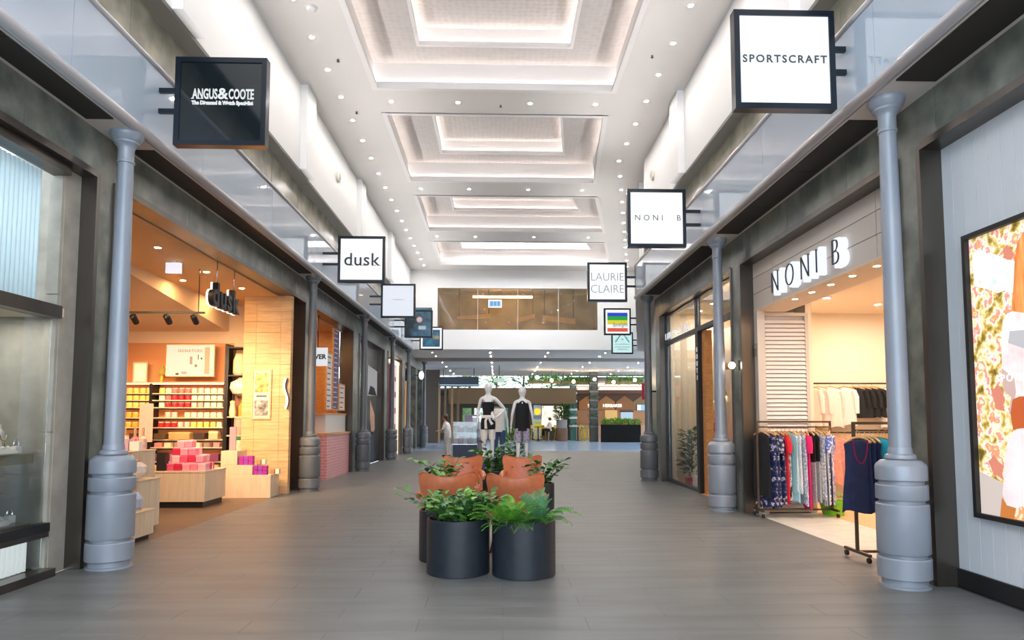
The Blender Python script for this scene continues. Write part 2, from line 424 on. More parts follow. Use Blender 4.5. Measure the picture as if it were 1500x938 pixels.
for nm, (x0, x1, z0, z1, y, t) in {'a': (-1.9, -.4, 5.95, 6.1, YE+1.6, .12), 'b': (.75, 1.6, 5.75, 5.95, YE+1.2, .22), 'c': (2.0, 3.5, 5.95, 6.2, YE+1.8, -.16)}.items():
    o = MB().extr([(x0, z0), (x1, z0+t), (x1, z1+t), (x0, z1)], 'y', y, y+.25).build('timber_beam', M_beam)
    tag(o, {'a': 'thin pale timber beam behind the left panes of the strip window', 'b': 'short thick timber beam behind the middle of the strip window', 'c': 'long timber beam behind the right panes of the strip window'}[nm], 'beam')
    for (xx) in ((x0+.06), (x1-.1)): B(xx, xx+.04, y+.1, y+.14, (z1 if xx < (x0+x1)/2 else z1+t)-.02, wz1+.3).build('hanger_rod', M_black, o)
o = MB().tube([(-1.2, YE+1.5, 6.98), (1.5, YE+1.5, 6.98)], .05).build('linear_lamp', glow('tube_lamp', (255, 226, 180), 16)); tag(o, 'long tube lamp behind the top of the strip window', 'lamp')
B(.1, .14, YE+1.48, YE+1.52, 7.02, wz1+.3).build('drop_rod', M_black, o)
M_silver = mat('silver', (214, 214, 220), rough=.2, metal=.9)
ex = thing('exit_sign', 'blue and white exit sign box in front of the strip window', 'sign', (-.18, YE-.2, 6.38))
B(-.29, .29, 0, .08, -.17, .17).build('case', mat('exit_case', (226, 236, 240), rough=.4), ex)
B(-.25, .25, -.006, 0, -.13, .13).build('face', glow('exit_face', (196, 224, 240), .7), ex)
for k, (p, q) in enumerate(((-.2, -.09), (-.05, .06), (.1, .2))): B(p, q, -.01, -.004, -.09, .09).build('pictogram', mat('exit_blue', (60, 124, 176), rough=.5), ex)
for p in (-.2, .2): B(p-.01, p+.01, .08, .262, -.01, .01).build('wall_arm', M_silver, ex)

# ------------------------------------------------------------------ bronze portals round the shop openings
def portal(side, y0, y1, parent, depth=.28, w=.06):
    X = WL if side < 0 else WR
    s = side
    def bx(xa, xb, ya, yb, za, zb, n='portal_frame'):
        B(min(xa, xb), max(xa, xb), ya, yb, za, zb).build(n, M_bronze, parent)
    xi, xo = X+s*depth, X-s*.025
    bx(xi, xo, y0-w+.02, y0+.02, 0, ZO); bx(xi, xo, y1-.02, y1+w-.02, 0, ZO)
    bx(xi, xo, y0+.02, y1-.02, ZO-.05, ZO+.02)
for a, b in ((-1.5, 6.86), (7.2, 14.3), (15.0, 19.0), (19.9, 24.2), (25.0, 28.6)): portal(-1, a, b, wl)
for a, b in ((-1.5, 5.93), (6.3, 10.55), (11.0, 15.98)): portal(1, a, b, wr)

# ------------------------------------------------------------------ canopies
def canopy(side, label):
    s = side
    X = WL if s < 0 else WR
    xo = -3.70 if s < 0 else 3.36
    c = thing('canopy', label, 'canopy')
    segs = [(-2, YE)] if s < 0 else [(-2, 16.5)]
    ya, yb = segs[0]
    sof = MB(); sof.box(min(X, xo), max(X, xo), ya, yb, ZS, ZS+.06)
    sof.build('soffit', M_soff, c)
    cols = [1.8, 6.93, 14.0, 19.4, 24.5, 28.9] if s < 0 else [.9, 5.96, 10.84, 16.1]
    for p, q in zip([-2.4]+cols, cols):
        a, b = p+.42, q-.36
        if s < 0 and q == 14.0: pass
        n = max(1, round((b-a)/1.25)); st = (b-a)/n
        for k in range(n):
            x0, x1 = sorted((X-s*.055, xo+s*.055))
            B(x0, x1, a+k*st+.006, a+(k+1)*st-.006, ZS-.012, ZS).build('grille', M_grille, c)
    MB().tube([(xo, ya, ZS+.05), (xo, yb, ZS+.05)], .058, 12).build('gutter', M_gut, c)
    yy = ya
    while yy < yb-.1:
        y2 = min(yy+2.6, yb)
        B(xo-.006, xo+.006, yy+.003, y2-.003, ZS+.10, 5.21).build('glass_panel', M_bglass, c)
        yy = y2
    MB().tube([(xo, ya, 5.235), (xo, yb, 5.235)], .035, 10).build('top_rail', M_gut, c)
    B(min(X, xo), max(X, xo), yb, yb+.03, ZS-.02, ZS+.12).build('end_cap', M_soff, c)
    if s > 0: B(xo+.01, WR-.01, yb-.012, yb, ZS+.12, 5.21).build('glass_return', M_bglass, c)
M_fill = glow('ceiling_fill_glow', (255, 250, 246), 4)
def ceiling_fill(x, y0, y1, side, label, n):
    """asymmetric linear uplights on the stone wall behind the canopy's glass upstand, aimed across the ceiling"""
    st = (y1-y0)/n
    for k in range(n):
        ya, yb = y0+k*st, y0+(k+1)*st; xx = x+flare((ya+yb)/2)*(side > 0)
        t = thing('added_ceiling_fill', label, 'light', (xx, (ya+yb)/2, 5.30), -math.atan(.205) if side > 0 and ya > 16.4 else 0, 'uplights on the %s wall' % ('left' if side < 0 else 'right' if y0 < 10 else 'angled'))
        B(-.035, .035, -st/2+.02, st/2-.02, 0, .03).build('housing', M_gut, t); B(-.022, .022, -st/2+.04, st/2-.04, .03, .034).build('diffuser', M_fill, t)
        for q in (-st/3, st/3): B(min(.035*side, side*.17), max(.035*side, side*.17), q-.02, q+.02, .0, .02).build('bracket', M_gut, t)
        L = bpy.data.lights.new('ceiling_fill', 'AREA'); L.shape = 'RECTANGLE'; L.size = .05; L.size_y = st-.1; L.energy = FILL_W*st; L.color = (1, .975, .95); L.spread = math.radians(64)
        lo = bpy.data.objects.new('ceiling_fill', L); COL.objects.link(lo); lo.parent = t; lo.location = (0, 0, .06); lo.rotation_euler = (0, PI+side*math.radians(37)*-1, 0)
FILL_W = 1.5  # power of the unseen fill lights added to brighten the ceiling
ceiling_fill(-3.90, -1.5, 28.9, -1, 'slim linear uplight on the left stone wall behind the canopy glass', 7); ceiling_fill(3.66, -1.5, 16.2, 1, 'slim linear uplight on the right stone wall behind the canopy glass', 4); ceiling_fill(3.66, 17, 28.5, 1, 'slim linear uplight on the far angled wall behind the canopy glass', 3)
canopy(-1, 'long grey canopy with glass upstand over the left shopfronts')
canopy(1, 'long grey canopy with glass upstand over the right shopfronts')
# beyond the bend the right canopy runs on along the angled wall
c2 = thing('canopy', 'far canopy stretch along the angled wall past the last right column', 'canopy')
skew(MB(), 3.36, WR, 16.56, YE, ZS, ZS+.1).build('soffit', M_soff, c2)
skew(MB(), 3.35, 3.362, 16.56, YE, ZS+.1, 5.21).build('glass_panel', M_bglass, c2)
MB().tube([(3.36+flare(16.56), 16.56, 5.235), (3.36+flare(YE), YE, 5.235)], .035, 10).build('top_rail', M_gut, c2)

# ------------------------------------------------------------------ columns
base_prof = [(.205, 0), (.205, .02), (.182, .024), (.182, .072), (.214, .082), (.214, .245), (.208, .256), (.18, .258), (.18, .288), (.208, .29), (.212, .298), (.212, .705), (.206, .716), (.18, .718), (.18, .748), (.205, .75), (.209, .758), (.209, .87), (.203, .881), (.178, .883), (.178, .913), (.202, .915), (.207, .923), (.207, 1.03), (.198, 1.055), (.162, 1.088), (.125, 1.095)]
neck_prof = [(.125, 1.1), (.128, 1.115), (.122, 1.135), (.1, 1.145), (.098, 1.18), (.092, 1.2)]
shaft_prof = [(.09, 1.19), (.087, 2.3), (.08, 3.2), (.073, 4.05)]
cap_prof = [(.073, 4.05), (.084, 4.055), (.084, 4.075), (.076, 4.08), (.076, 4.2), (.086, 4.225), (.112, 4.25), (.118, 4.255), (.118, 4.275), (.135, 4.29), (.152, 4.33), (.156, 4.338), (.156, ZS)]
def column(m):
    d = {}
    for n, p in (('base', base_prof), ('collar', neck_prof), ('shaft', shaft_prof), ('capital', cap_prof)):
        d[n] = MB().lathe(p, 36).mesh(n, m)
    return d
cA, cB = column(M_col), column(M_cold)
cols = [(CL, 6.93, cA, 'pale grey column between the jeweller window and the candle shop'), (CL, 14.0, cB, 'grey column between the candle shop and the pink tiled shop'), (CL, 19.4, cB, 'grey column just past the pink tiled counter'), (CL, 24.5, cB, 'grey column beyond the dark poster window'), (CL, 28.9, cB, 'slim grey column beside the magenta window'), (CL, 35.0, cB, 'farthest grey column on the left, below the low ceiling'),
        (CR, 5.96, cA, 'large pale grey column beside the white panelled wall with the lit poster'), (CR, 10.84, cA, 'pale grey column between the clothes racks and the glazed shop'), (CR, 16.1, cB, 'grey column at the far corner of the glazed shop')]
for x, y, d, lab in cols:
    t = thing('column', lab, 'column', (x, y, 0))
    for n, me in d.items(): mkobj(n, me, t)

# ------------------------------------------------------------------ projecting box signs
def blade(x, y, z, label, side, face, sz=.98, lit=True):
    t = thing('blade_sign', label, 'sign', (x, y, z))
    h = sz/2
    MB().frame(-h, h, -h, h, .055, -.055, .055, 'y').build('frame', M_navy, t)
    B(-h+.01, h-.01, -.03, .03, -h+.01, h-.01).build('box_body', M_navy, t)
    B(-h+.055, h-.055, -.04, -.03, -h+.055, h-.055).build('face', face, t)
    B(-h+.055, h-.055, .03, .04, -h+.055, h-.055).build('rear_face', face, t)
    edge = (-3.70 if side < 0 else 3.365+flare(y))-x
    for dz in (.13, -.10):
        a, b = sorted((edge, side*(h)))
        B(a, b, -.02, .02, dz-.025, dz+.025).build('bracket', M_navy, t)
    return t
M_acf = mat('jeweller_sign_face', (14, 24, 30), rough=.06, spec=.7)
M_ink = mat('sign_ink', (58, 70, 76), rough=.7)
M_wink = glow('white_ink', (244, 248, 250), .7)
def word(t, txt, size, z, m=None, x=0, **k):
    return lettering('lettering', txt, size, m or M_ink, (x, -.045, z), 0, t, **k)
s = blade(2.74, 6.3, 4.9, 'white lit box sign reading SPORTSCRAFT', 1, M_lit)
word(s, 'SPORTSCRAFT', .106, -.03, bold=.002, space=1.25, sx=1.0)
s = blade(-3.02, 7.3, 4.88, 'dark glossy box sign reading ANGUS & COOTE', -1, M_acf)
def serif_word(t, txt, size, z, width, m):
    """narrow capitals with slab serifs"""
    me = text_mesh(txt, size, m, sx=.62, bold=.004)
    xs_ = [v.co.x for v in me.vertices]; sc = width/(max(xs_)-min(xs_)); cx = (max(xs_)+min(xs_))/2
    for v in me.vertices: v.co.x = (v.co.x-cx)*sc
    o = mkobj('lettering', me, t, None, (0, -.045, z))
    return o
serif_word(s, 'ANGUS', .155, .03, .27, M_wink).location.x = -.17
serif_word(s, '&', .17, .03, .115, M_wink).location.x = .025
serif_word(s, 'COOTE', .155, .03, .27, M_wink).location.x = .22
sf = MB()
for x0 in (-.30, -.235, -.20, -.145, -.10, .31, .335): sf.box(x0-.015, x0+.015, -.046, -.042, .027, .036)
sf.build('serifs', M_wink, s)['kind'] = 'stuff'
serif_word(s, 'The Diamond & Watch Specialist', .055, -.035, .66, M_wink).location.x = .02
s = blade(2.61, 11.1, 4.78, 'white lit box sign reading NONI B', 1, M_lit)
word(s, 'NONI', .135, -.04, x=-.13, space=1.62, bold=-.001); word(s, 'B', .135, -.04, x=.37, bold=-.001)
s = blade(-2.88, 14.2, 4.78, 'white lit box sign reading dusk', -1, M_lit)
word(s, 'dusk', .38, -.13, bold=.003, sx=1.0, space=1.05)
dk = MB()
for x0 in (-.20, .045, .265, .365): dk.box(x0-.035, x0+.035, -.046, -.042, -.132, -.12)
dk.build('serifs', M_ink, s)['kind'] = 'stuff'
s = blade(2.66, 16.6, 4.82, 'white lit box sign reading LAURIE CLAIRE', 1, M_lit)
M_inkl = mat('sign_ink_light', (118, 130, 134), rough=.7)
word(s, 'LAURIE', .29, .03, M_inkl, bold=-.006, sx=.90); word(s, 'CLAIRE', .29, -.27, M_inkl, bold=-.006, sx=.90)
s = blade(-2.88, 19.4, 4.81, 'pale lit box sign with a faint thin line of script', -1, glow('sign_lit_cool', (228, 234, 246), .9))
word(s, 'the collective', .06, .02, mat('faint_ink', (196, 202, 212), rough=.7))
s = blade(-2.84, 24.0, 4.79, 'dark box sign with a round white and red emblem', -1, mat('night_face', (34, 52, 64), rough=.25, noise=(96, 150, 182), scale=1.6))
MB().lathe([(.16, -.003), (.16, .003)], 28).build('emblem', glow('emblem_w', (226, 228, 230), .6), s).rotation_euler = (PI/2, 0, 0)
s.children[-1].location = (.03, -.047, .15)
def disc(n, r, m, p, loc, r2=None):
    mb = MB().lathe([(r, -.002), (r, .002)], 24); o = mb.build(n, m, p, None, loc); o.rotation_euler = (PI/2, 0, 0); return o
disc('emblem_ring', .12, mat('emblem_red', (190, 80, 80), rough=.5), s, (.03, -.052, .15)); disc('emblem_core', .095, glow('emblem_w2', (214, 220, 224), .6), s, (.03, -.057, .15))
B(0, .26, -.05, -.042, -.20, -.07).build('word_block', glow('emblem_w3', (206, 222, 230), .55), s)
s = blade(-2.84, 28.55, 4.82, 'box sign with a night waterfront picture inside a white border', -1, M_lit)
B(-.36, .36, -.05, -.042, -.36, .36).build('picture', mat('dusk_picture', (30, 68, 96), rough=.4, noise=(64, 124, 156), scale=3), s)
for k, x0 in enumerate((.1, .17, .23, .29)): B(x0, x0+.03, -.056, -.05, -.04, .13-.03*(k % 2)).build('lit_tower', glow('tower_gold', (226, 196, 96), .6), s)
s = blade(4.20, 24.0, 4.9, 'box sign with rainbow stripes and black script', 1, M_lit, .96)
for k, (c, z0, z1) in enumerate((((40, 70, 220), .19, .32), ((30, 176, 60), .05, .19), ((236, 226, 60), -.1, .05), ((240, 98, 70), -.36, -.23))):
    B(-.36, .36, -.05, -.042, z0, z1).build('stripe', glow('stripe%d' % k, c, .75), s)
word(s, 'Spotlight', .19, -.17, M_ink, x=.08, shear=.3, sx=.8).location.y = -.055
s = blade(5.22, 28.7, 4.66, 'pale teal box sign with a peaked roof emblem', 1, glow('teal_face', (206, 240, 240), .85), .92)
M_teal = mat('teal_ink', (110, 190, 184), rough=.6)
for sg in (-1, 1):
    MB().extr([(sg*.04, .36), (sg*.10, .36), (sg*.33, .04), (sg*.25, .04)], 'y', -.05, -.042).build('roof_stroke', M_teal, s)
disc('star', .035, M_teal, s, (0, -.05, .16))
for k, (w_, z0) in enumerate(((.3, -.06), (.33, -.18), (.22, -.28))): B(-w_, w_, -.048, -.042, z0, z0+.035).build('text_line', mat('teal_faint', (172, 214, 214), rough=.6), s)

# ------------------------------------------------------------------ downlights
dl_me = MB().lathe([(.034, -.006), (.034, .0)], 12).mesh('lens', glow('downlight_lens', (255, 248, 241), 330))
dr_me = MB().lathe([(.034, -.003), (.036, -.008), (.052, -.007), (.055, 0)], 16, cap=False).mesh('trim_ring', M_white)
def downlight(x, y, z, label, group, sc=1, lens=None):
    t = thing('downlight', label, 'light', (x, y, z), 0, group)
    mkobj('lens', lens or dl_me, t); mkobj('trim_ring', dr_me, t)
    if sc != 1: t.scale = (sc, sc, sc)
    return t
y = 3.7
while y < 28.6:
    downlight(-3.17, y, ZC, 'small round downlight in the row along the left edge of the ceiling', 'left row of ceiling downlights')
    downlight(2.97+flare(y), y, ZC, 'small round downlight in the row along the right edge of the ceiling', 'right row of ceiling downlights')
    y += 1.07
for (yy, nm) in ((8.4, 'first'), (13.5, 'second'), (18.75, 'third'), (23.75, 'fourth')):
    w = flare(yy)
    for k, x in enumerate((-2.2, -.85, .62+w*.4, 1.96+w*.8)):
        downlight(x, yy, ZC, 'small round downlight on the %s crossbeam between coffers' % nm, 'downlights on the %s crossbeam' % nm)
dl2 = MB().lathe([(.034, -.006), (.034, .0)], 12).mesh('lens', glow('downlight_lens2', (255, 244, 232), 420))
for yy in (30.6, 32.4, 36, 39, 42, 45):
    for x in (-5.8, -3.0, -.4, 2.2, 4.8, 7.4): downlight(x, yy, 4.43, 'small round downlight in the low ceiling beyond the end wall', 'downlights in the low ceiling', lens=dl2)
for k, (x, y, lab) in enumerate(((-2.9, 11.9, 'left of the second coffer'), (2.7, 11.6, 'right of the second coffer'), (.02, 13.6, 'on the crossbeam between the nearest downlights'), (-3.0, 14.0, 'left of the third coffer'))):
    o = MB().lathe([(.012, -.05), (.03, -.035), (.012, -.03), (.018, 0)], 10).build('sprinkler', mat('sprinkler_metal', (92, 88, 84), rough=.4, metal=.6), None, None, (x, y, ZC)); tag(o, 'tiny metal sprinkler head ' + lab, 'sprinkler')
t = thing('smoke_detector', 'round white smoke detector on the ceiling at top left', 'detector', (-2.95, 10.35, ZC)); MB().lathe([(.05, -.05), (.075, -.04), (.08, 0)], 20).build('dome', M_white, t); MB().lathe([(.095, -.012), (.1, 0)], 20).build('base_plate', M_ceil, t)
for x, y, s_, lab in ((XLW, 15.85, 1, 'left'), (xr(15.5), 15.5, -1, 'right')):
    t = thing('wall_speaker', 'small round cream speaker high on the white %s wall' % lab, 'speaker', (x, y, 7.15))
    MB().lathe([(.13, 0), (.13, .04), (.11, .06)], 20).build('rim', mat('speaker_cream', (228, 222, 210), rough=.6), t).rotation_euler = (0, s_*PI/2, 0)
    MB().lathe([(.1, .055), (.06, .075), (.001, .08)], 20).build('cone', mat('speaker_cone', (206, 198, 186), rough=.7), t).rotation_euler = (0, s_*PI/2, 0)

# ------------------------------------------------------------------ jeweller's window (left, nearest)
def shell(name, label, x0, x1, y0, y1, z1, m_wall, m_floor, m_ceil, open_side, zf=0.0, walls='nfb'):
    """shop room: floor, ceiling, back wall (b), near wall (n), far wall (f) as one structure with parts"""
    w = struct(name, label, 'wall')
    B(x0, x1, y0, y1, -.12, zf).build('shop_floor', m_floor, w)
    B(x0, x1, y0, y1, z1, z1+.1).build('shop_ceiling', m_ceil, w)
    xb = x0 if open_side > 0 else x1
    B(xb-.1, xb+.1, y0, y1, zf, z1).build('back_wall', m_wall, w)
    B(x0, x1, y0-.0, y0+.08, zf, z1).build('near_wall', m_wall, w)
    B(x0, x1, y1-.08, y1, zf, z1).build('far_wall', m_wall, w)
    return w
M_dkgrey = mat('display_grey', (70, 70, 66), rough=.6, noise=(84, 84, 80), scale=2)
M_flute = mat('lit_flutes', (196, 222, 232), rough=.5, emit=.13)
jw = struct('wall_jeweller', 'grey interior of the jeweller window', 'wall')
B(-5.6, -5.5, -1.5, 6.86, 0, 4).build('back_wall', M_dkgrey, jw); B(-5.5, -4.2, 6.6, 6.84, 0, 4).build('side_wall', mat('jamb_stone', (178, 172, 160), rough=.45, noise=(160, 154, 142), scale=5), jw)
B(-5.5, -4.16, -1.5, 6.6, 0, .06).build('plinth_floor', M_dkgrey, jw)
B(-5.5, -4.16, -1.5, 6.6, 2.42, 2.5).build('display_ceiling', M_cream, jw)
for k in range(3): B(-4.32, -4.205, 6.56, 6.83, .02+k*1.31, .02+(k+1)*1.31-.008).build('stone_jamb', mat('jamb_stone', (178, 172, 160)), jw)
w2 = struct('window_2', 'tall glazed jeweller display window with bronze bands', 'window')
B(-4.246, -4.236, 2.6, 6.55, .09, 2.4).build('pane', M_glass, w2)
B(-4.30, -4.15, -1.5, 6.56, 2.40, 2.52).build('transom_band', M_bronze, w2)
B(-4.26, -4.17, -1.5, 6.56, .41, .49).build('sill_band', M_black, w2)
B(-4.26, -4.18, -1.5, 6.56, .36, .41).build('sill_strip', M_bronze, w2)
B(-4.24, -4.10, -1.5, 6.56, 0, .075).build('plinth', M_bronze, w2)
B(-4.30, -4.12, -1.5, 6.56, 3.79, 3.9).build('head_frame', M_bronze, w2)
fl = MB(); fl2 = MB()
yy = 3.6
while yy < 6.42:
    for mbx, za, zb in ((fl, 2.54, 3.78),): mbx.lathe([(.028, za), (.028, zb)], 8, (-4.32, yy, 0))
    yy += .058
yy = 3.6
while yy < 6.44:
    fl2.lathe([(.03, .08), (.03, .36)], 8, (-4.30, yy, 0)); yy += .062
o = fl.build('fluted_screen', M_flute); tag(o, 'pale blue white fluted light screen filling the top of the jeweller window', 'screen')
B(-4.36, -4.335, 3.5, 6.45, 2.53, 3.79).build('backing', M_flute, o)
o = fl2.build('fluted_plinth_panel', glow('lit_flutes_low', (246, 250, 250), .8)); tag(o, 'white lit fluted panel at the foot of the jeweller window', 'panel')
B(-4.36, -4.335, 3.5, 6.46, .07, .37).build('backing', M_flute, o)
for z, nm in ((1.13, 'upper'), (.50, 'lower')):
    t = thing('display_shelf', '%s glass shelf with bronze lip in the jeweller window' % nm, 'shelf', (0, 0, z))
    B(-5.3, -4.33, 2.8, 6.5, -.02, 0).build('glass_board', mat('shelf_glass', (150, 158, 150), rough=.1, trans=.3), t)
    B(-4.33, -4.315, 2.8, 6.5, -.09, 0).build('lip', mat('brass_lip', (150, 136, 96), rough=.3, metal=.5), t)
M_velvet = mat('white_velvet', (240, 234, 228), rough=.8); M_gold = mat('gold', (214, 176, 110), rough=.25, metal=.9); M_silver = mat('silver', (214, 214, 220), rough=.2, metal=.9)
def jewel_set(y, z, nm, k):
    t = thing('jewellery_tray', 'white velvet tray of rings on the %s' % nm, 'tray', (-4.52, y, z))
    MB().lathe([(.16, 0), (.17, .012), (.15, .05), (.02, .056)], 22, (0, 0, 0), 1, 1.45).build('tray', M_velvet, t)
    for j in range(7):
        a = j*.9+k; MB().lathe([(.022, 0), (.016, .02), (.006, .028)], 8, (.1*math.cos(a), .15*math.sin(a), .05)).build('ring_cushion', M_velvet, t)
    for j in range(4): MB().tube([(.05*math.cos(u*PI/6), -.12+.08*j, .075+.02*math.sin(u*PI/6)*1) if False else (.02, -.12+.08*j+.018*math.cos(u*PI/5), .085+.018*math.sin(u*PI/5)) for u in range(11)], .004, 5).build('ring', M_gold if j % 2 else M_silver, t)
    for j, (dy, h) in enumerate(((.26, .12), (-.02, .22), (-.2, .17))):
        b = thing('jewellery_stand', 'small white %s on the %s' % (('bangle stand', 'necklace bust', 'ring cone')[j], nm), 'stand', (-4.47, y+.04+dy*.8, z+(.0 if j == 0 else .055)))
        if j == 0:
            MB().bbox(-.03, .03, -.04, .04, 0, .07, .008).build('block', M_velvet, b); MB().tube([(0, .035*math.cos(u*PI/8), .09+.035*math.sin(u*PI/8)) for u in range(17)], .007, 6).build('bangle', M_silver, b)
        elif j == 1:
            MB().lathe([(.05, 0), (.03, .02), (.03, .06), (.055, .11), (.05, .15), (.02, .18), (.018, h)], 14, (0, 0, 0), .6, 1).build('bust', M_velvet, b); MB().tube([(.036, .04*math.cos(u*PI/8), .12-.05*math.sin(u*PI/8)) for u in range(9)], .004, 5).build('necklace', M_gold, b)
        else: MB().lathe([(.04, 0), (.035, .03), (.008, h)], 12).build('cone', M_velvet, b)
for k, (y, z, nm) in enumerate(((6.24, 1.13, 'upper jeweller shelf near the stone jamb'), (6.2, .50, 'lower jeweller shelf near the stone jamb'), (5.6, 1.13, 'upper jeweller shelf at the left frame edge'), (5.6, .50, 'lower jeweller shelf at the left frame edge'))): jewel_set(y, z, nm, k)
t = downlight(-4.52, 6.2, 2.42, 'small warm downlight above the jeweller shelves', 'jeweller downlights', .9); t = downlight(-4.52, 5.6, 2.42, 'small warm downlight above the jeweller shelves', 'jeweller downlights', .9)

# ------------------------------------------------------------------ candle shop (left, second)
M_dfloor = mat('shop_timber_floor', (112, 88, 70), rough=.5, noise=(126, 100, 80), scale=3, stretch=(1, 6, 1))
M_dwall = mat('shop_plaster', (228, 200, 168), rough=.8)
M_dceil = mat('shop_ceiling', (222, 180, 130), rough=.7)
ds = struct('wall_candle_shop', 'warm lit plaster walls of the candle shop', 'wall')
B(-9.3, WL-.1, 7.2, 14.75, -.12, .0).build('shop_floor', M_dfloor, ds)
B(-9.3, WL-.28, 7.2, 14.75, 3.86, 3.96).build('shop_ceiling', M_dceil, ds)
B(-9.4, -9.3, 7.2, 14.75, 0, 3.9).build('back_wall', M_dwall, ds)
B(-9.3, WL-.35, 14.6, 14.75, 0, 3.9).build('far_wall', M_dwall, ds)
B(-9.3, WL-.35, 7.12, 7.2, 0, 3.9).build('near_wall', M_dwall, ds)
MB().extr([(7.2, 3.86), (9.2, 3.86), (14.6, 3.30), (14.6, 3.86)], 'x', -9.3, -5.75).build('sloping_bulkhead', M_dwall, ds)
o = thing('timber_partition', 'light oak boarded partition at the end of the candle shop', 'partition', (0, 13.5, 0))
hts = [0.0]
while hts[-1] < 3.8: hts.append(hts[-1]+.21)
for a, b in zip(hts[:-1], hts[1:]):
    B(-5.02, -4.78, 0, .14, a+.002, b-.002).build('board', M_wood, o); B(-4.776, -4.30, 0, .14, a+.002, b-.002).build('board', M_wood, o); B(-4.296, -4.10, 0.0, .14, a+.002, b-.002).build('board', M_wood, o)
pf = thing('framed_poster', 'framed orange and grey poster on the oak partition', 'poster', (-4.64, 13.5, 1.93))
MB().frame(-.19, .19, -.49, .49, .03, -.03, 0, 'y').build('frame', M_wood, pf)
B(-.16, .16, -.012, -.004, -.46, .46).build('backing', mat('poster_cream', (236, 220, 196), rough=.6), pf)
B(-.13, .13, -.016, -.012, .04, .42).build('upper_picture', print_mat('orange_print', [(150, 80, 30), (230, 130, 50), (250, 190, 110), (255, 224, 170)], 9), pf)
B(-.13, .13, -.016, -.012, -.42, -.12).build('lower_picture', print_mat('grey_print', [(60, 60, 64), (150, 146, 142), (226, 222, 216)], 9), pf)
B(-.10, .10, -.016, -.012, -.05, -.02).build('text_line', M_ink, pf)
nz = thing('neon_wave', 'glowing white wavy neon tube beside the oak partition', 'neon sign', (-4.16, 13.43, 1.95))
MB().tube([(.035*math.sin(2*PI*u/14), 0, -.3+.6*u/14) for u in range(15)], .022, 8).build('tube', glow('neon_white', (255, 236, 196), 2.2), nz)
MB().tube([(.035*math.sin(2*PI*u/14)+.01, .022, -.3+.6*u/14) for u in range(15)], .026, 8).build('backing', M_black, nz)
# hanging letters
hs = thing('hanging_letters', 'black dusk letters with glowing edges hung in the candle shop opening', 'sign', (-4.35, 10.83, 3.18))
xk = 0
for ch, yo in (('d', -.41), ('u', -.13), ('s', .12), ('k', .36)):
    me = rot_mesh(text_mesh(ch, .50, M_black, depth=.10, bold=.012), PI/2); l = mkobj('letter', me, hs, None, (0, yo, 0))
    me2 = rot_mesh(text_mesh(ch, .50, glow('halo_white', (255, 240, 214), 1.6), depth=.03, bold=.02), PI/2); mkobj('halo', me2, l, None, (-.05, 0, 0))
for yo in (-.3, .38): MB().tube([(0, yo, .3), (0, yo, .72)], .008, 6).build('hanger_rod', M_silver, hs)
# ceiling fixtures
def track(x0, x1, y, z, label, heads, top=3.86):
    t = thing('track_light', label, 'light', (0, y, z))
    B(x0, x1, -.018, .018, -.015, .015).build('rail', M_black, t)
    for xx in (x0+.1, x1-.1): B(xx-.006, xx+.006, -.006, .006, .015, top-z).build('drop_rod', M_black, t)
    for xx in heads:
        h = MB().lathe([(.045, -.22), (.05, -.2), (.05, -.06), (.02, -.04)], 14).build('lamp_head', M_black, t, None, (xx, 0, -.01)); h.rotation_euler = (math.radians(52), 0, 0)
        MB().lathe([(.04, -.222), (.04, -.218)], 12).build('lens', glow('track_lens', (255, 214, 160), 30), h)
        L = bpy.data.lights.new('track_spot', 'SPOT'); L.energy = 75; L.color = (1, .66, .36); L.spot_size = 1.7; L.spot_blend = .7; L.shadow_soft_size = .05
        lo = bpy.data.objects.new('track_spot', L); COL.objects.link(lo); lo.parent = h; lo.location = (0, 0, -.25)
    return t
track(-7.4, -4.72, 11.0, 3.15, 'black track with spotlights across the candle shop', (-4.92, -5.35, -6.4, -5.88, -7.2))
track(-6.2, -4.9, 8.6, 3.55, 'nearer black track with spotlights by the candle shop entrance', (-5.35, -5.95))
wl_me = MB().lathe([(.034, -.006), (.034, .0)], 12).mesh('lens', glow('warm_lens', (255, 206, 140), 260))
for k, (x, y) in enumerate(((-4.8, 8.2), (-4.8, 9.6), (-4.8, 11.2), (-4.75, 12.6), (-5.5, 9.0), (-5.5, 11.9), (-5.45, 13.4))):
    t = downlight(x, y, 3.86 if x > -5.7 else 3.8, 'small warm downlight in the candle shop ceiling', 'candle shop downlights', 1.2, wl_me)
t = thing('exit_lamp', 'small white exit light box under the candle shop ceiling', 'light', (-4.95, 10.4, 3.74)); B(-.11, .11, -.03, .03, -.08, .08).build('box', glow('exit_white', (236, 236, 250), 1.0), t); B(-.02, .02, -.02, .02, .08, .12).build('stem', M_white, t)
# wall shelving with candles
sh = thing('shelving_unit', 'wide black framed wall shelving packed with candles in the candle shop', 'shelves', (0, 14.1, 0))
M_shw = mat('shelf_board', (232, 206, 170), rough=.5); M_back = mat('shelf_back', (206, 140, 92), rough=.6)
B(-8.6, -5.62, .46, .5, 0, 3.05).build('back_panel', M_back, sh)
SZ = [2.20, 1.98, 1.84, 1.69, 1.48, 1.28, 1.03, .87, .58, .30]
for z in SZ: B(-8.6, -5.66, .16 if z < 2.1 else .1, .46, z-.025, z).build('shelf_board', M_shw, sh)
M_sled = glow('shelf_led', (255, 220, 176), 4.5)
for z in SZ[1:]: B(-8.6, -5.66, .145, .16, z-.05, z-.02).build('shelf_edge', M_black, sh)
for z in SZ: B(-8.55, -5.7, .17, .19, z-.034, z-.026).build('shelf_light', M_sled, sh)
for x in (-8.6, -7.15, -5.64): B(x-.02, x+.02, .12, .46, 0, 2.2 if x < -6 else 3.0).build('upright', M_black, sh)
B(-8.6, -5.62, .1, .46, 0, .1).build('kick_plate', M_black, sh)
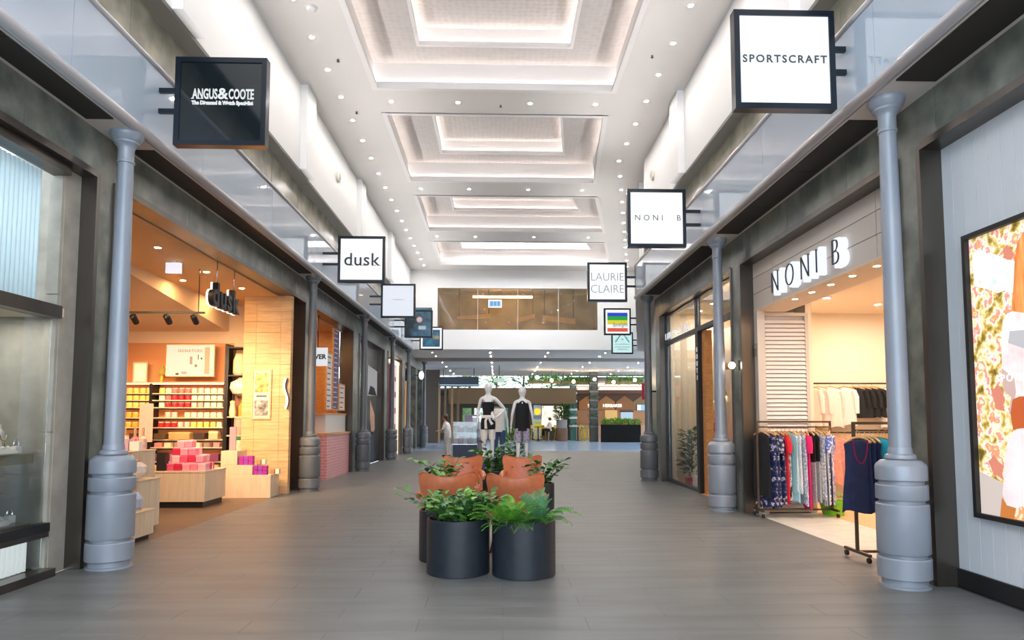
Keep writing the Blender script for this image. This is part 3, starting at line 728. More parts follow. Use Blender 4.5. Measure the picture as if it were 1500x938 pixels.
jar_me = {}
def jar(col):
    if col not in jar_me:
        m = mat('wax_%d_%d_%d' % col, col, rough=.35)
        jar_me[col] = (MB().lathe([(.05, 0), (.056, .01), (.056, .085), (.05, .092)], 12).mesh('glass', m), MB().lathe([(.052, .092), (.052, .108), (.04, .11)], 12).mesh('lid', mat('jar_lid', (226, 206, 176), rough=.4)))
    return jar_me[col]
CN = {(244, 214, 110): 'yellow', (240, 180, 60): 'amber', (238, 120, 130): 'rose', (214, 40, 60): 'red', (250, 236, 214): 'cream', (244, 190, 190): 'pale pink', (176, 170, 160): 'grey'}
Y_, A_, R_, D_, C_, P_, G_ = list(CN)
rows = [[Y_]*6+[C_]*1+[R_]*3+[P_]*2+[C_]*3, [Y_]*4+[C_]*2+[R_]*1+[D_]*3+[C_]*5, [Y_]*3+[A_]*2+[C_]*1+[D_]*4+[P_]*1+[G_]*1+[C_]*3, [A_]*3+[Y_]*1+[D_]*2+[P_]*3+[C_]*6, [A_]*2+[Y_]*3+[D_]*3+[P_]*2+[Y_]*4+[C_]*1]
ordn = ['top', 'second', 'third', 'fourth', 'fifth']
for r, cols_ in enumerate(rows):
    for k, c in enumerate(cols_):
        if r == 3 and k in (5, 8): continue
        x = -7.62+k*.132
        if abs(x+7.15) < .07: continue
        t = thing('candle_jar', '%s candle jar on the %s row of the shelving' % (CN[c], ordn[r]), 'candle', (x, 14.1+.23, SZ[r+1]), 0, '%s candles on the %s row' % (CN[c], ordn[r]))
        g, l = jar(c); mkobj('glass', g, t); mkobj('lid', l, t)
def gift(name, label, cat, x, y, z, w, d, h, col, group=None, rz=0, lid=True, ribbon=None):
    t = thing(name, label, cat, (x, y, z), rz, group)
    MB().bbox(-w/2, w/2, -d/2, d/2, 0, h*(.72 if lid else 1), .004).build('carton', mat('card_%d_%d_%d' % col, col, rough=.5), t)
    if lid: MB().bbox(-w/2-.004, w/2+.004, -d/2-.004, d/2+.004, h*.72, h, .004).build('lid', mat('card_%d_%d_%d' % tuple(min(255, int(v*1.08+6)) for v in col), tuple(min(255, int(v*1.08+6)) for v in col), rough=.5), t)
    if ribbon: B(-w/2-.006, w/2+.006, -.012, .012, -.0, h+.004).build('ribbon', mat('rib_%d_%d_%d' % ribbon, ribbon, rough=.4), t)
    return t
for k, (x, w, h, c, n) in enumerate(((-7.4, .3, .13, (70, 52, 44), 'dark brown'), (-6.95, .22, .12, (96, 76, 52), 'brown'), (-6.55, .42, .15, (190, 158, 104), 'gold'), (-6.15, .22, .13, (60, 48, 44), 'near black'), (-5.86, .18, .17, (222, 190, 150), 'beige'))):
    gift('gift_box', '%s gift box on the sixth shelf of the shelving' % n, 'box', x, 14.34, 1.03, w, .2, h, c, lid=k % 2 == 0)
for k in range(9): gift('gift_box', 'small %s packet on the seventh shelf of the shelving' % ('cream', 'grey', 'rose')[k % 3], 'packet', -7.4+k*.2, 14.34, .87, .12, .14, .09, ((240, 220, 190), (150, 130, 130), (222, 150, 150))[k % 3], group='packets on the seventh shelf, %d' % (k % 3), lid=False)
for k in range(7): gift('gift_box', '%s box on the eighth shelf of the shelving' % ('plum', 'mauve')[k % 2], 'box', -7.4+k*.26, 14.34, .58, .2, .2, .15, ((126, 60, 100), (176, 120, 150))[k % 2], group='boxes on the eighth shelf, %d' % (k % 2), lid=False)
for k in range(6): gift('gift_box', '%s box on the lowest shelf of the shelving' % ('cream', 'tan')[k % 2], 'box', -7.2+k*.27, 14.34, .30, .22, .2, .2, ((236, 218, 194), (202, 160, 120))[k % 2], group='boxes on the lowest shelf, %d' % (k % 2))
t = thing('light_box', 'cream backlit poster reading SIGNATURE above the candle shelves', 'poster', (-6.35, 14.18, 2.65))
B(-.49, .49, 0, .06, -.33, .33).build('case', M_shw, t); B(-.47, .47, -.008, 0, -.31, .31).build('face', glow('lightbox_face', (255, 234, 204), .85), t)
lettering('lettering', 'SIGNATURE', .085, mat('tan_ink', (150, 116, 84), rough=.6), (0, -.012, .17), 0, t, space=1.15)
for k, (x0, z0, w, h, c) in enumerate(((.0, -.08, .05, .16, (232, 170, 150)), (.1, -.14, .05, .06, (190, 150, 130)), (-.28, -.30, .06, .04, (90, 70, 60)), (.16, .02, .015, .1, (90, 70, 60)), (.22, .02, .03, .04, (90, 70, 60)), (.3, -.28, .1, .55, (250, 208, 150)), (-.16, -.28, .1, .05, (236, 190, 180)))):
    B(x0, x0+w, -.013, -.008, z0, z0+h).build('print_shape', glow('pshape%d' % k, c, .5), t)
t = thing('picture_frame', 'cream picture frame with a mint print on the top shelf', 'picture', (-7.42, 14.32, 2.2)); MB().frame(-.145, .145, 0, .42, .028, -.015, .015, 'y').build('frame', M_shw, t); B(-.12, .12, -.004, .004, .025, .395).build('print', print_mat('mint_print', [(160, 214, 176), (206, 236, 206), (244, 244, 220)], 18, .3), t)
t = thing('table_lamp', 'yellow glass candle lamp with a cone shade on the top shelf', 'lamp', (-6.98, 14.32, 2.2)); MB().lathe([(.05, 0), (.05, .02), (.035, .03), (.035, .15)], 14).build('base', mat('amber_glass', (236, 176, 60), rough=.2), t); MB().lathe([(.09, .17), (.05, .3), (.012, .36)], 16).build('shade', glow('amber_shade', (250, 190, 70), .5), t)
# right bay of the shelving
bay = thing('shelf_bay', 'narrow black shelf bay of homewares beside the oak partition', 'shelves', (0, 14.1, 0))
for z in (2.93, 2.35, 1.5, 1.12, .45): B(-5.58, -4.95, .05, .42, z-.025, z).build('shelf_board', M_black if z > 2 else M_shw, bay)
for x in (-5.57, -4.97):
    for y in (.06, .41): B(x-.015, x+.015, y-.015, y+.015, 0, 2.95).build('upright', M_black, bay)
B(-5.6, -4.93, .43, .45, .1, 2.93).build('back_panel', mat('rose_back', (178, 120, 98), rough=.7), bay)
def pot(name, lab, cat, x, z, prof, col, kids=(), sx=1, y=14.3):
    t = thing(name, lab, cat, (x, y, z)); MB().lathe(prof, 18, (0, 0, 0), sx, sx).build('body', mat('c_%d_%d_%d' % col, col, rough=.5, noise=tuple(int(v*.92) for v in col), scale=20), t)
    for n, p2, c2 in kids: MB().lathe(p2, 16).build(n, mat('c_%d_%d_%d' % c2, c2, rough=.5), t)
    return t
pot('vase', 'tall cream ribbed vase on the top bay shelf', 'vase', -5.38, 2.35, [(.1, 0), (.13, .05), (.13, .3), (.09, .42)], (250, 226, 180), (('rim', [(.09, .42), (.095, .45), (.07, .45)], (226, 196, 150)),))
pot('vase', 'short round cream vase beside the tall ribbed one', 'vase', -5.12, 2.35, [(.08, 0), (.14, .08), (.14, .2), (.06, .3)], (244, 218, 170), (('rim', [(.06, .3), (.065, .33), (.05, .33)], (222, 190, 144)),))
pot('lantern', 'large round white paper lantern in the middle of the bay', 'lantern', -5.30, 1.92, [(.06, 0), (.2, .05), (.26, .16), (.24, .28), (.1, .36)], (250, 240, 224), (('rim', [(.1, .36), (.1, .38), (.08, .38)], (200, 170, 130)), ('stand', [(.03, -.42), (.03, 0)], (120, 90, 60))))
for k, (x, h) in enumerate(((-5.3, .34), (-5.17, .42), (-5.05, .3))): pot('gold_bottle', 'gold glass bottle, %s of three on the middle bay shelf' % ('left', 'tallest', 'right')[k], 'bottle', x, 1.5, [(.055, 0), (.06, .02), (.06, h*.6), (.02, h*.8)], (224, 168, 60), (('neck', [(.02, h*.8), (.02, h), (.015, h)], (170, 120, 50)),), y=14.24)
pot('cream_jug', 'cream jug at the left of the gold bottles', 'jug', -5.47, 1.5, [(.06, 0), (.07, .1), (.05, .25), (.06, .3)], (248, 226, 186), (('lid', [(.06, .3), (.03, .33)], (230, 200, 150)),), y=14.22)
pot('canister', 'pink cylinder canister on the lower bay shelf', 'canister', -5.32, 1.12, [(.12, 0), (.125, .01), (.125, .3), (.12, .31)], (238, 170, 156), (('lid', [(.127, .31), (.127, .35), (.1, .36)], (226, 150, 138)),), y=14.26)
pot('candle_pot', 'round amber candle pot beside the pink canister', 'candle', -5.07, 1.12, [(.07, 0), (.1, .06), (.09, .16), (.06, .19)], (244, 190, 110), (('lid', [(.06, .19), (.02, .22)], (206, 150, 80)),), y=14.26)
t = thing('fringe_lamp', 'white fringed lamp shade with a green top band in the bay', 'lamp', (-5.32, 14.22, .45))
MB().lathe([(.22, .05), (.12, .58)], 20, cap=False).build('fringe_shade', mat('fringe', (236, 222, 196), rough=.8, noise=(206, 188, 160), scale=4, stretch=(14, 14, .5)), t); MB().lathe([(.125, .57), (.13, .6), (.12, .64)], 20).build('top_band', mat('green_band', (40, 120, 90), rough=.6), t); MB().lathe([(.1, 0), (.03, .03), (.02, .6)], 12).build('stand', M_silver, t)
gift('gift_box', 'red topped white gift box beside the fringed shade', 'box', -5.06, 14.2, .45, .16, .16, .34, (240, 210, 200), lid=True)
# floor fixtures of the candle shop
M_lam = mat('pale_laminate', (222, 198, 168), rough=.45, noise=(210, 186, 156), scale=3, stretch=(9, 9, .6))
def plinth(name, label, x0, x1, y0, y1, h, top=.02, toe=.06):
    t = thing(name, label, 'display unit', ((x0+x1)/2, (y0+y1)/2, 0)); w, d = (x1-x0)/2, (y1-y0)/2
    B(-w+.04, w-.04, -d+.04, d-.04, 0, toe).build('toe_kick', M_black, t)
    MB().bbox(-w, w, -d, d, toe, h-top, .006).build('carcass', M_lam, t); MB().bbox(-w-.01, w+.01, -d-.01, d+.01, h-top, h, .006).build('top', M_lam, t)
    return t
plinth('display_counter', 'pale laminate counter on black castors stacked with pink gift boxes', -5.62, -4.80, 11.4, 12.25, .60, .03, .1)
REDS = [(226, 84, 120), (240, 150, 168), (244, 184, 192), (204, 36, 76), (236, 130, 156)]; TN = ['front floor', 'middle floor', 'middle second', 'rear floor', 'middle third', 'rear second', 'rear third', 'topmost']; RN = ['crimson', 'pink', 'blush white', 'deep red', 'pale rose']
k = 0
for lev, (z, n, xs0, y) in enumerate(((.60, 5, -5.42, 11.58), (.60, 5, -5.45, 11.85), (.72, 4, -5.45, 11.85), (.60, 4, -5.5, 12.08), (.84, 3, -5.45, 11.85), (.72, 4, -5.5, 12.08), (.84, 3, -5.5, 12.08), (.96, 2, -5.48, 12.08))):
    for j in range(n):
        c = (k*3+lev) % 5; gift('gift_box', '%s gift box in the %s tier of the pile on the counter' % (RN[c], TN[lev]), 'box', xs0+j*.13, y, z, .12, .16, .115, REDS[c], group='%s gift boxes in the %s tier' % (RN[c], TN[lev]), lid=True, ribbon=(250, 240, 236) if c in (0, 3) else None); k += 1
gift('display_stand', 'black boxy stand at the left end of the counter', 'stand', -5.54, 11.5, .60, .14, .12, .30, (40, 34, 32), lid=False)
t = thing('tiered_stand', 'pale stepped stand with purple boxes in front of the oak partition', 'display unit', (-4.66, 13.05, 0))
for (x0, x1, z) in ((-.46, .46, .42), (-.46, .12, .60), (-.46, -.16, .86)): MB().bbox(x0, x1, -.24, .24, 0 if z < .5 else (.42 if z < .7 else .6), z, .006).build('step', M_lam, t)
k = 0
PUR = [(170, 40, 150), (150, 60, 170)]
for (x0, n, z, lab) in ((-.10, 3, .60, 'middle'), (.16, 3, .42, 'lower')):
    for lv in range(2):
        for j in range(n):
            gift('gift_box', 'small purple candle box on the %s step, %s layer' % (lab, ('bottom', 'top')[lv]), 'box', -4.66+x0+j*.085-(.0), 12.90, z+lv*.085, .078, .1, .08, PUR[j % 2], group='purple boxes on the %s step, layer %d' % (lab, lv+1), lid=False); k += 1
for j in range(4): gift('gift_box', 'small %s packet beside the purple boxes on the stand' % ('tan', 'cream')[j % 2], 'packet', -4.62+.1+.09*j+.08*(j > 1), 13.12, .60 if j < 2 else .42, .07, .1, .09, ((190, 150, 110), (236, 220, 200))[j % 2], group='packets on the stepped stand %d' % (j % 2), lid=False)
gift('price_card', 'grey mauve card standing on the top step of the stand', 'card', -4.98, 13.0, .86, .12, .03, .44, (168, 140, 150), lid=False)
plinth('display_block', 'low pale block at the shop entrance behind the near column', -4.62, -4.22, 8.05, 8.6, .36)
plinth('display_block', 'tall pale block with gift bags behind the near column', -5.75, -5.12, 9.75, 10.4, 1.0)
plinth('display_block', 'waist high pale block just behind the low entrance block', -5.0, -4.50, 8.75, 9.3, .68)
t = pot('soft_toy', 'blue and white rounded diffuser on the low entrance block', 'diffuser', -4.36, .36, [(.06, 0), (.1, .04), (.11, .14), (.06, .22)], (190, 200, 226), (('base', [(.1, 0), (.11, .02)], (230, 190, 170)),), y=8.35)
t = pot('flower_bowl', 'white bowl of flowers on the waist high block', 'bowl', -4.72, .68, [(.08, 0), (.16, .08), (.17, .16), (.1, .22)], (250, 236, 226), (('rim', [(.1, .22), (.12, .24)], (226, 150, 120)),), y=9.0)
for k, (x, c, n) in enumerate(((-5.65, (150, 110, 170), 'lavender'), (-5.48, (226, 120, 130), 'coral'), (-5.33, (200, 170, 210), 'pale lilac'), (-5.2, (250, 240, 236), 'white'))):
    t = gift('gift_bag', '%s gift bag on the tall block' % n, 'bag', x, 9.98, 1.0, .15, .1, .22-.03*k, c, lid=False); MB().tube([(-.03, 0, .22-.03*k), (-.02, 0, .27-.03*k), (.02, 0, .27-.03*k), (.03, 0, .22-.03*k)], .004, 5).build('handle', M_wcloth, t)
for k, (x, y, c, n) in enumerate(((-5.65, 10.25, (236, 160, 120), 'apricot'), (-5.5, 10.25, (250, 220, 190), 'cream'), (-5.35, 10.25, (232, 120, 120), 'coral'), (-5.22, 10.22, (246, 200, 180), 'peach'))):
    pot('diffuser_bottle', '%s diffuser bottle at the back of the tall block' % n, 'bottle', x, 1.0, [(.05, 0), (.055, .02), (.055, .16), (.02, .2)], c, (('stopper', [(.02, .2), (.02, .32), (.01, .33)], (206, 170, 130)),), y=y)
t = thing('pink_banner', 'narrow pink hanging banner in front of the candle shelves', 'banner', (-6.9, 13.6, 0)); B(-.13, .13, 0, .012, 1.0, 1.75).build('banner_cloth', mat('pink_banner', (240, 160, 150), rough=.8), t); MB().tube([(0, .02, 0), (0, .02, 1.75)], .012, 8).build('pole', M_silver, t); MB().lathe([(.14, 0), (.13, .015)], 16).build('foot', M_silver, t)

# ------------------------------------------------------------------ pink tiled counter shop (left, third)
ps = struct('wall_pink_shop', 'orange timber interior of the pink tiled shop', 'wall')
B(-7.5, WL-.1, 15.0, 19.0, -.12, -.001).build('shop_floor', M_tile, ps); B(-7.5, -4.35, 15.0, 19.0, 3.86, 3.96).build('shop_ceiling', M_dceil, ps)
B(-7.6, -7.5, 15.0, 19.0, 0, 3.9).build('back_wall', M_owood, ps); B(-7.5, -4.45, 18.85, 19.0, 0, 3.9).build('far_wall', M_owood, ps); B(-7.5, -4.45, 15.0, 15.1, 0, 3.9).build('near_wall', M_owood, ps)
def brick_mat(name, c1, c2, w, h):
    m = bpy.data.materials.new(name); m.use_nodes = True; nt = m.node_tree; b = nt.nodes['Principled BSDF']; b.inputs['Roughness'].default_value = .4
    g = nt.nodes.new('ShaderNodeNewGeometry'); sp = nt.nodes.new('ShaderNodeSeparateXYZ'); cb = nt.nodes.new('ShaderNodeCombineXYZ'); ad = nt.nodes.new('ShaderNodeMath')
    nt.links.new(g.outputs['Position'], sp.inputs[0]); nt.links.new(sp.outputs[0], ad.inputs[0]); nt.links.new(sp.outputs[1], ad.inputs[1]); nt.links.new(ad.outputs[0], cb.inputs[0]); nt.links.new(sp.outputs[2], cb.inputs[1])
    bt = nt.nodes.new('ShaderNodeTexBrick'); bt.inputs['Scale'].default_value = 1; bt.inputs['Brick Width'].default_value = w; bt.inputs['Row Height'].default_value = h; bt.inputs['Mortar Size'].default_value = .006
    bt.inputs['Color1'].default_value = (*lin(c1), 1); bt.inputs['Color2'].default_value = (*lin(tuple(int(v*.95) for v in c1)), 1); bt.inputs['Mortar'].default_value = (*lin(c2), 1)
    nt.links.new(cb.outputs[0], bt.inputs['Vector']); nt.links.new(bt.outputs['Color'], b.inputs['Base Color']); return m
t = thing('counter', 'pink tiled service counter with a timber ledge', 'counter', (-4.3, 17.7, 0))
M_pink = brick_mat('pink_tiles', (226, 150, 150), (240, 200, 198), .2, .07)
B(-.22, .2, -1.2, 1.2, 0, 1.06).build('tiled_front', M_pink, t); B(-.25, .23, -1.22, 1.2, 1.06, 1.11).build('ledge', M_owood, t); B(-.2, .1, -1.0, 1.15, 1.11, 1.55).build('service_box', mat('white_panel', (222, 216, 212), rough=.4), t); B(-.24, .12, -1.1, 1.18, 1.55, 1.6).build('box_ledge', M_owood, t)
def board(lab, y0, y1, z0, z1, col, ink, n):
    t = thing('menu_board', lab, 'menu board', (-4.22, (y0+y1)/2, z0)); d = (y1-y0)/2
    B(-.02, .02, -d, d, 0, z1-z0).build('panel', mat('mb_%d_%d_%d' % col, col, rough=.5), t)
    MB().frame(-d-.03, d+.03, -.03, z1-z0+.03, .03, -.025, .025, 'x').build('frame', M_owood, t)
    hh = (z1-z0)/n
    for k in range(n): B(.02, .024, -d*.8, d*(.2+.6*((k*7) % 5)/5), hh*(k+.3), hh*(k+.55)).build('text_line', mat('ink_%d_%d_%d' % ink, ink, rough=.6), t)
board('white menu board with dark lines above the pink counter', 16.75, 17.25, 1.7, 3.05, (236, 226, 214), (120, 110, 104), 10)
board('tall purple menu board above the pink counter', 17.4, 17.95, 1.7, 3.72, (66, 52, 96), (190, 180, 210), 16)
board('small white menu board at the far end of the pink counter', 18.1, 18.7, 1.7, 2.35, (232, 222, 208), (150, 110, 100), 5)
t = thing('hanging_sign', 'white hanging sign with bold dark letters inside the pink shop', 'sign', (-4.15, 15.7, 2.86)); B(-.22, .22, -.02, .02, -.2, .22).build('panel', glow('over_panel', (240, 244, 248), .8), t); lettering('lettering', 'OVER', .15, mat('over_ink', (40, 50, 80), rough=.6), (0.0, -.024, -.04), 0, t, bold=.006)
MB().tube([(0, 0, .22), (0, 0, .98)], .012, 6).build('hanger_rod', M_black, t)
t = thing('white_railing', 'low white barred railing inside the pink shop', 'railing', (-4.55, 15.6, 1.08))
B(-.3, .3, -.015, .015, .46, .5).build('top_bar', M_white, t); B(-.3, .3, -.015, .015, 0, .04).build('bottom_bar', M_white, t)
for k in range(6): B(-.3+k*.115, -.275+k*.115, -.012, .012, .04, .46).build('bar', M_white, t)
B(-.3, .3, -.04, .04, -1.08, 0).build('timber_base', mat('pink_base', (236, 170, 168), rough=.5), t)
t = downlight(-5.2, 16.2, 3.86, 'warm downlight in the pink shop ceiling', 'pink shop downlights', 1.6, wl_me); downlight(-5.2, 17.6, 3.86, 'warm downlight in the pink shop ceiling', 'pink shop downlights', 1.6, wl_me); downlight(-4.6, 15.8, 3.86, 'warm downlight in the pink shop ceiling', 'pink shop downlights', 1.6, wl_me)
# small hanging sign at the pier and pier plaque
t = thing('number_plate', 'small dark plate with white strokes on the pier by the second column', 'sign', (WL+.01, 14.75, 3.35)); B(0, .015, -.14, .14, -.14, .14).build('plate', M_black, t)
for k in (-.05, .04): B(.015, .02, k-.015, k+.02, -.09, .09).build('stroke', M_white, t)

# ------------------------------------------------------------------ dark poster window (left, fourth)
w3 = struct('window_3', 'dark shop window with a large print of a person in a suit', 'window')
M_dk = mat('dark_print', (52, 50, 48), rough=.25, noise=(74, 70, 64), scale=1.2)
B(-4.32, -4.26, 19.9, 24.2, 0.05, 3.88).build('print_panel', M_dk, w3); B(-4.32, -4.2, 19.9, 24.2, 0, .06).build('sill', M_black, w3)
def ypoly(pts, n, m, p, x=-4.258): return MB().extr([(21.2+(q[0]-20)*1.15, q[1]) for q in pts], 'x', x, x+.004).build(n, m, p)
ypoly([(20.9, 3.2), (22.4, 3.1), (22.4, 2.25), (20.9, 2.2)], 'print_shape', mat('pr_grey', (190, 190, 192), rough=.5), w3)
ypoly([(21.0, 2.25), (22.3, 2.25), (21.9, 2.5), (21.3, 2.55)], 'print_shape', M_blk, w3, -4.253)
ypoly([(20.0, 3.88), (20.7, 3.88), (20.7, 1.9), (20.0, 2.2)], 'print_shape', mat('pr_light', (200, 190, 182), rough=.5), w3)
ypoly([(21.3, 2.1), (22.0, 1.6), (22.1, 1.1), (21.6, .9), (21.3, 1.5)], 'print_shape', mat('pr_skin', (206, 158, 130), rough=.5), w3)
ypoly([(20.0, .9), (20.8, 1.15), (21.1, .8), (20.9, .45), (20.1, .35)], 'print_shape', mat('pr_skin2', (190, 136, 108), rough=.5), w3)
ypoly([(21.0, 1.1), (21.9, 1.0), (22.2, .06), (20.9, .06)], 'print_shape', mat('pr_blue', (52, 62, 86), rough=.5), w3)
ypoly([(20.3, .45), (20.9, .4), (21.0, .06), (20.4, .06)], 'print_shape', mat('pr_steel', (120, 140, 156), rough=.5), w3)
B(-4.3, -4.12, 24.0, 24.1, 0, 3.9).build('mullion', M_bronze, w3)
# ------------------------------------------------------------------ brown door and magenta window (left, fifth)
w4 = struct('window_4', 'shop window with magenta and white sale grid beside a brown door', 'window')
B(-4.36, -4.3, 25.0, 28.6, 0, 3.9).build('back_panel', M_dk, w4)
B(-4.3, -4.24, 25.1, 26.2, 0, 3.86).build('brown_door', mat('brown_door', (104, 70, 48), rough=.5, noise=(84, 56, 38), scale=2), w4)
B(-4.3, -4.24, 26.9, 28.25, .3, 3.6).build('sale_panel', glow('magenta_panel', (214, 52, 104), .35), w4)
for zz in (.6, 1.25, 1.9, 2.55, 3.15):
    for k in range(2): B(-4.24, -4.23, 26.95+k*.62, 27.5+k*.62, zz, zz+.42).build('white_square', glow('white_sq', (242, 226, 232), .7), w4)
B(-4.3, -4.16, 28.3, 28.42, 0, 3.75).build('lit_jamb', glow('lit_jamb', (255, 226, 196), 1.4), w4)
B(-4.3, -4.14, 26.6, 28.42, 3.66, 3.78).build('lit_head', glow('lit_jamb', (255, 226, 196), 1.4), w4)
# shops beyond the end wall on the left
w5 = struct('window_5', 'amber lit shop window beyond the last left columns', 'window')
B(-4.6, -4.5, 29.6, 36.2, 0, 3.9).build('back_panel', mat('far_dark', (92, 82, 70), rough=.5), w5); B(-4.5, -4.3, 31.6, 32.8, .2, 3.2).build('amber_panel', glow('amber_panel', (232, 170, 96), .5), w5)
B(-4.45, -4.35, 29.7, 31.4, .1, 3.8).build('dark_pane', mat('far_glass', (86, 88, 84), rough=.1), w5); B(-4.45, -4.35, 33.0, 36.0, .1, 3.8).build('dark_pane', mat('far_glass', (86, 88, 84)), w5)
t = thing('globe_lamp', 'white glowing globe lamp above the far left shops', 'lamp', (-3.75, 33.0, 3.55)); MB().ball((0, 0, 0), .16, 14, 8, (.8, .8, 1.3)).build('globe', glow('globe', (250, 248, 240), 1.6), t); B(-.33, 0, -.02, .02, -.02, .02).build('arm', M_black, t)

# ------------------------------------------------------------------ white boarded wall with lit poster (right, nearest)
wb_ = struct('wall_white_boards', 'white tongue and groove boarded shop wall with a black skirting', 'wall')
M_board = mat('white_board', (212, 218, 224), rough=.45, rnd=.01)
B(4.02, 4.1, -1.5, 5.93, 0, 3.93).build('backing', M_board, wb_)
yy = 5.92
while yy > 1.5:
    MB().bbox(3.995, 4.025, yy-.1440, yy-.0018, .16, 3.90, .0032).build('board', M_board, wb_); yy -= .145
B(3.975, 4.02, -1.5, 5.93, 0, .16).build('skirting', M_black, wb_)
pt = thing('lit_poster', 'large black framed lit fashion poster on the white boards', 'poster', (3.99, 4.5, 1.82))
MB().frame(-1.2, 1.11, -1.18, 1.18, .04, -.06, .005, 'x').build('frame', M_black, pt)
B(-.02, 0, -1.16, 1.07, -1.14, 1.14).build('print', print_mat('autumn_print', [(112, 92, 40), (150, 122, 50), (206, 170, 80), (244, 222, 160), (252, 240, 226), (232, 140, 130), (226, 176, 90), (250, 236, 210)], 10, .62, .5, (1, 1, 1), 6), pt)
def px(pts, n, c, s=.66, x=-.024, m=None):
    return MB().extr(pts, 'x', x, x+.004).build(n, m or glow('pp_%d_%d_%d' % c, c, s), pt)
px([(1.03, 1.0), (.95, 1.04), (.88, .98), (.78, .95), (.66, .88), (.56, .84), (.58, .7), (.6, .6), (.68, .64), (.76, .63), (.84, .67), (.95, .71), (1.02, .74)], 'pale_lake', (0, 0, 0), m=print_mat('lake_print', [(200, 218, 230), (236, 242, 246), (250, 250, 250), (214, 206, 180)], 9, .7))
px([(.40, 1.10), (.46, 1.04), (.52, .99), (.56, .86), (.59, .64), (.63, .43), (.62, .26), (.51, .2), (-.3, .2), (-.4, .8), (.0, 1.12)], 'hair', (0, 0, 0), x=-.028, m=print_mat('hair_print', [(206, 110, 50), (236, 150, 80), (248, 186, 120)], 6, .65, stretch=(1, 3, .5)))
px([(.5, .43), (.61, .46), (.66, .45), (.71, .4), (.74, .25), (.745, .03), (.74, -.08), (.68, -.06), (.63, -.25), (.58, -.3), (-.5, -.3), (-.7, .2), (-.2, .44)], 'coat', (0, 0, 0), x=-.032, m=print_mat('coat_print', [(236, 206, 206), (250, 232, 230), (255, 246, 244)], 5, .5))
px([(.66, .22), (.50, .16), (.2, .16), (.2, .26), (.5, .30), (.64, .31)], 'shirt_band', (246, 246, 252), .55, x=-.036)
px([(.745, .03), (.62, -.06), (.61, -.16), (.64, -.3), (.69, -.33), (.66, -.2), (.74, -.14)], 'sleeve', (250, 214, 206), x=-.036)
px([(.64, -.22), (.57, -.20), (.3, -.2), (.3, -.44), (.56, -.44), (.65, -.45), (.67, -.33)], 'belt', (240, 116, 60), x=-.04)
px([(.3, -.44), (.56, -.44), (.65, -.46), (.72, -.55), (.77, -.79), (.8, -.96), (.76, -1.04), (.67, -1.05), (.6, -1.03), (-.3, -1.03), (-.3, -.44)], 'skirt', (0, 0, 0), x=-.038, m=print_mat('skirt_print', [(240, 214, 216), (250, 234, 234), (255, 246, 244)], 3, .5))
px([(.81, -.99), (.84, -1.14), (.70, -1.14), (.67, -1.05), (.76, -1.04)], 'leg', (244, 150, 70), x=-.036)
px([(1.06, -.80), (.92, -.84), (.79, -.88), (.81, -.99), (.84, -1.14), (1.06, -1.14)], 'pale_path', (252, 236, 226), x=-.028)
for pts_ in ([(.89, -.12), (.85, -.13), (.81, -.09), (.77, -.15), (.74, -.22), (.76, -.26), (.75, -.31), (.80, -.30), (.84, -.29), (.86, -.2)], [(.95, -.71), (.92, -.69), (.89, -.66), (.84, -.71), (.79, -.74), (.81, -.8), (.8, -.85), (.86, -.82), (.9, -.82)], [(.68, .96), (.64, .99), (.61, .96), (.57, .90), (.60, .86), (.64, .87), (.67, .9)]):
    px(pts_, 'red_blossom', (240, 150, 126), .85, x=-.026)
o = lettering('lettering', 'SPORTSCRAFT', .085, glow('poster_white', (255, 255, 255), 1.2), (-.045, .80, -.08), -PI/2, pt, space=1.35, align='LEFT')

# ------------------------------------------------------------------ open clothing shop (right, second)
ns = struct('wall_clothing_shop', 'cream walls of the open fashion shop', 'wall')
M_wfl = mat('white_stone_floor', (226, 222, 216), rough=.3, noise=(212, 208, 202), scale=5); M_nwood = mat('honey_floor', (206, 164, 118), rough=.45, noise=(220, 180, 136), scale=2, stretch=(1, 8, 1))
B(WR+.1, 4.95, 6.3, 10.55, -.12, .001).build('stone_strip', M_wfl, ns); B(4.95, 9.5, 6.3, 12.8, -.12, .001).build('timber_floor', M_nwood, ns); B(4.2, 4.95, 10.55, 12.8, -.12, .001).build('timber_floor', M_nwood, ns)
B(4.85, 9.5, 12.7, 12.85, 0, 3.9).build('back_wall', M_cream, ns); B(9.4, 9.5, 6.3, 12.8, 0, 3.9).build('side_wall', M_cream, ns); B(4.2, 9.5, 6.2, 6.3, 0, 3.9).build('near_wall', M_cream, ns)
B(4.10, 9.5, 6.3, 12.8, 3.45, 3.6).build('shop_ceiling', M_cream, ns); B(4.85, 4.95, 10.6, 12.7, 0, 3.45).build('return_wall', M_cream, ns)
# header cladding boards
M_clad = mat('header_board', (206, 196, 186), rough=.5, rnd=.02)
hd = thing('shop_header', 'pale boarded header over the open fashion shop', 'header', (0, 0, 0))
for (a, b) in ((6.32, 7.0), (7.015, 9.75), (9.765, 10.53)):
    for (z0, z1) in ((3.16, 3.40), (3.408, 3.655), (3.663, 3.88)): MB().bbox(4.0, 4.03, a, b, z0, z1, .003).build('board', M_clad, hd)
B(4.03, 4.5, 6.32, 10.53, 3.16, 3.88).build('core', M_clad, hd); B(4.0, 4.5, 6.32, 10.53, 3.13, 3.16).build('underside', mat('header_under', (224, 204, 180), rough=.6), hd)
B(4.0, 4.12, 10.40, 10.53, 0, 3.13).build('end_post', M_clad, hd)
hl_me = MB().lathe([(.034, -.006), (.034, .0)], 12).mesh('lens', glow('header_lens', (255, 226, 190), 150))
for k in range(6): downlight(4.14, 9.35-k*.52, 3.13, 'bright round downlight under the fashion shop header', 'header downlights', 1.0, hl_me)
ls = thing('shop_letters', 'dark NONI B letters with white glow on the pale header', 'sign', (3.97, 8.55, 3.22))
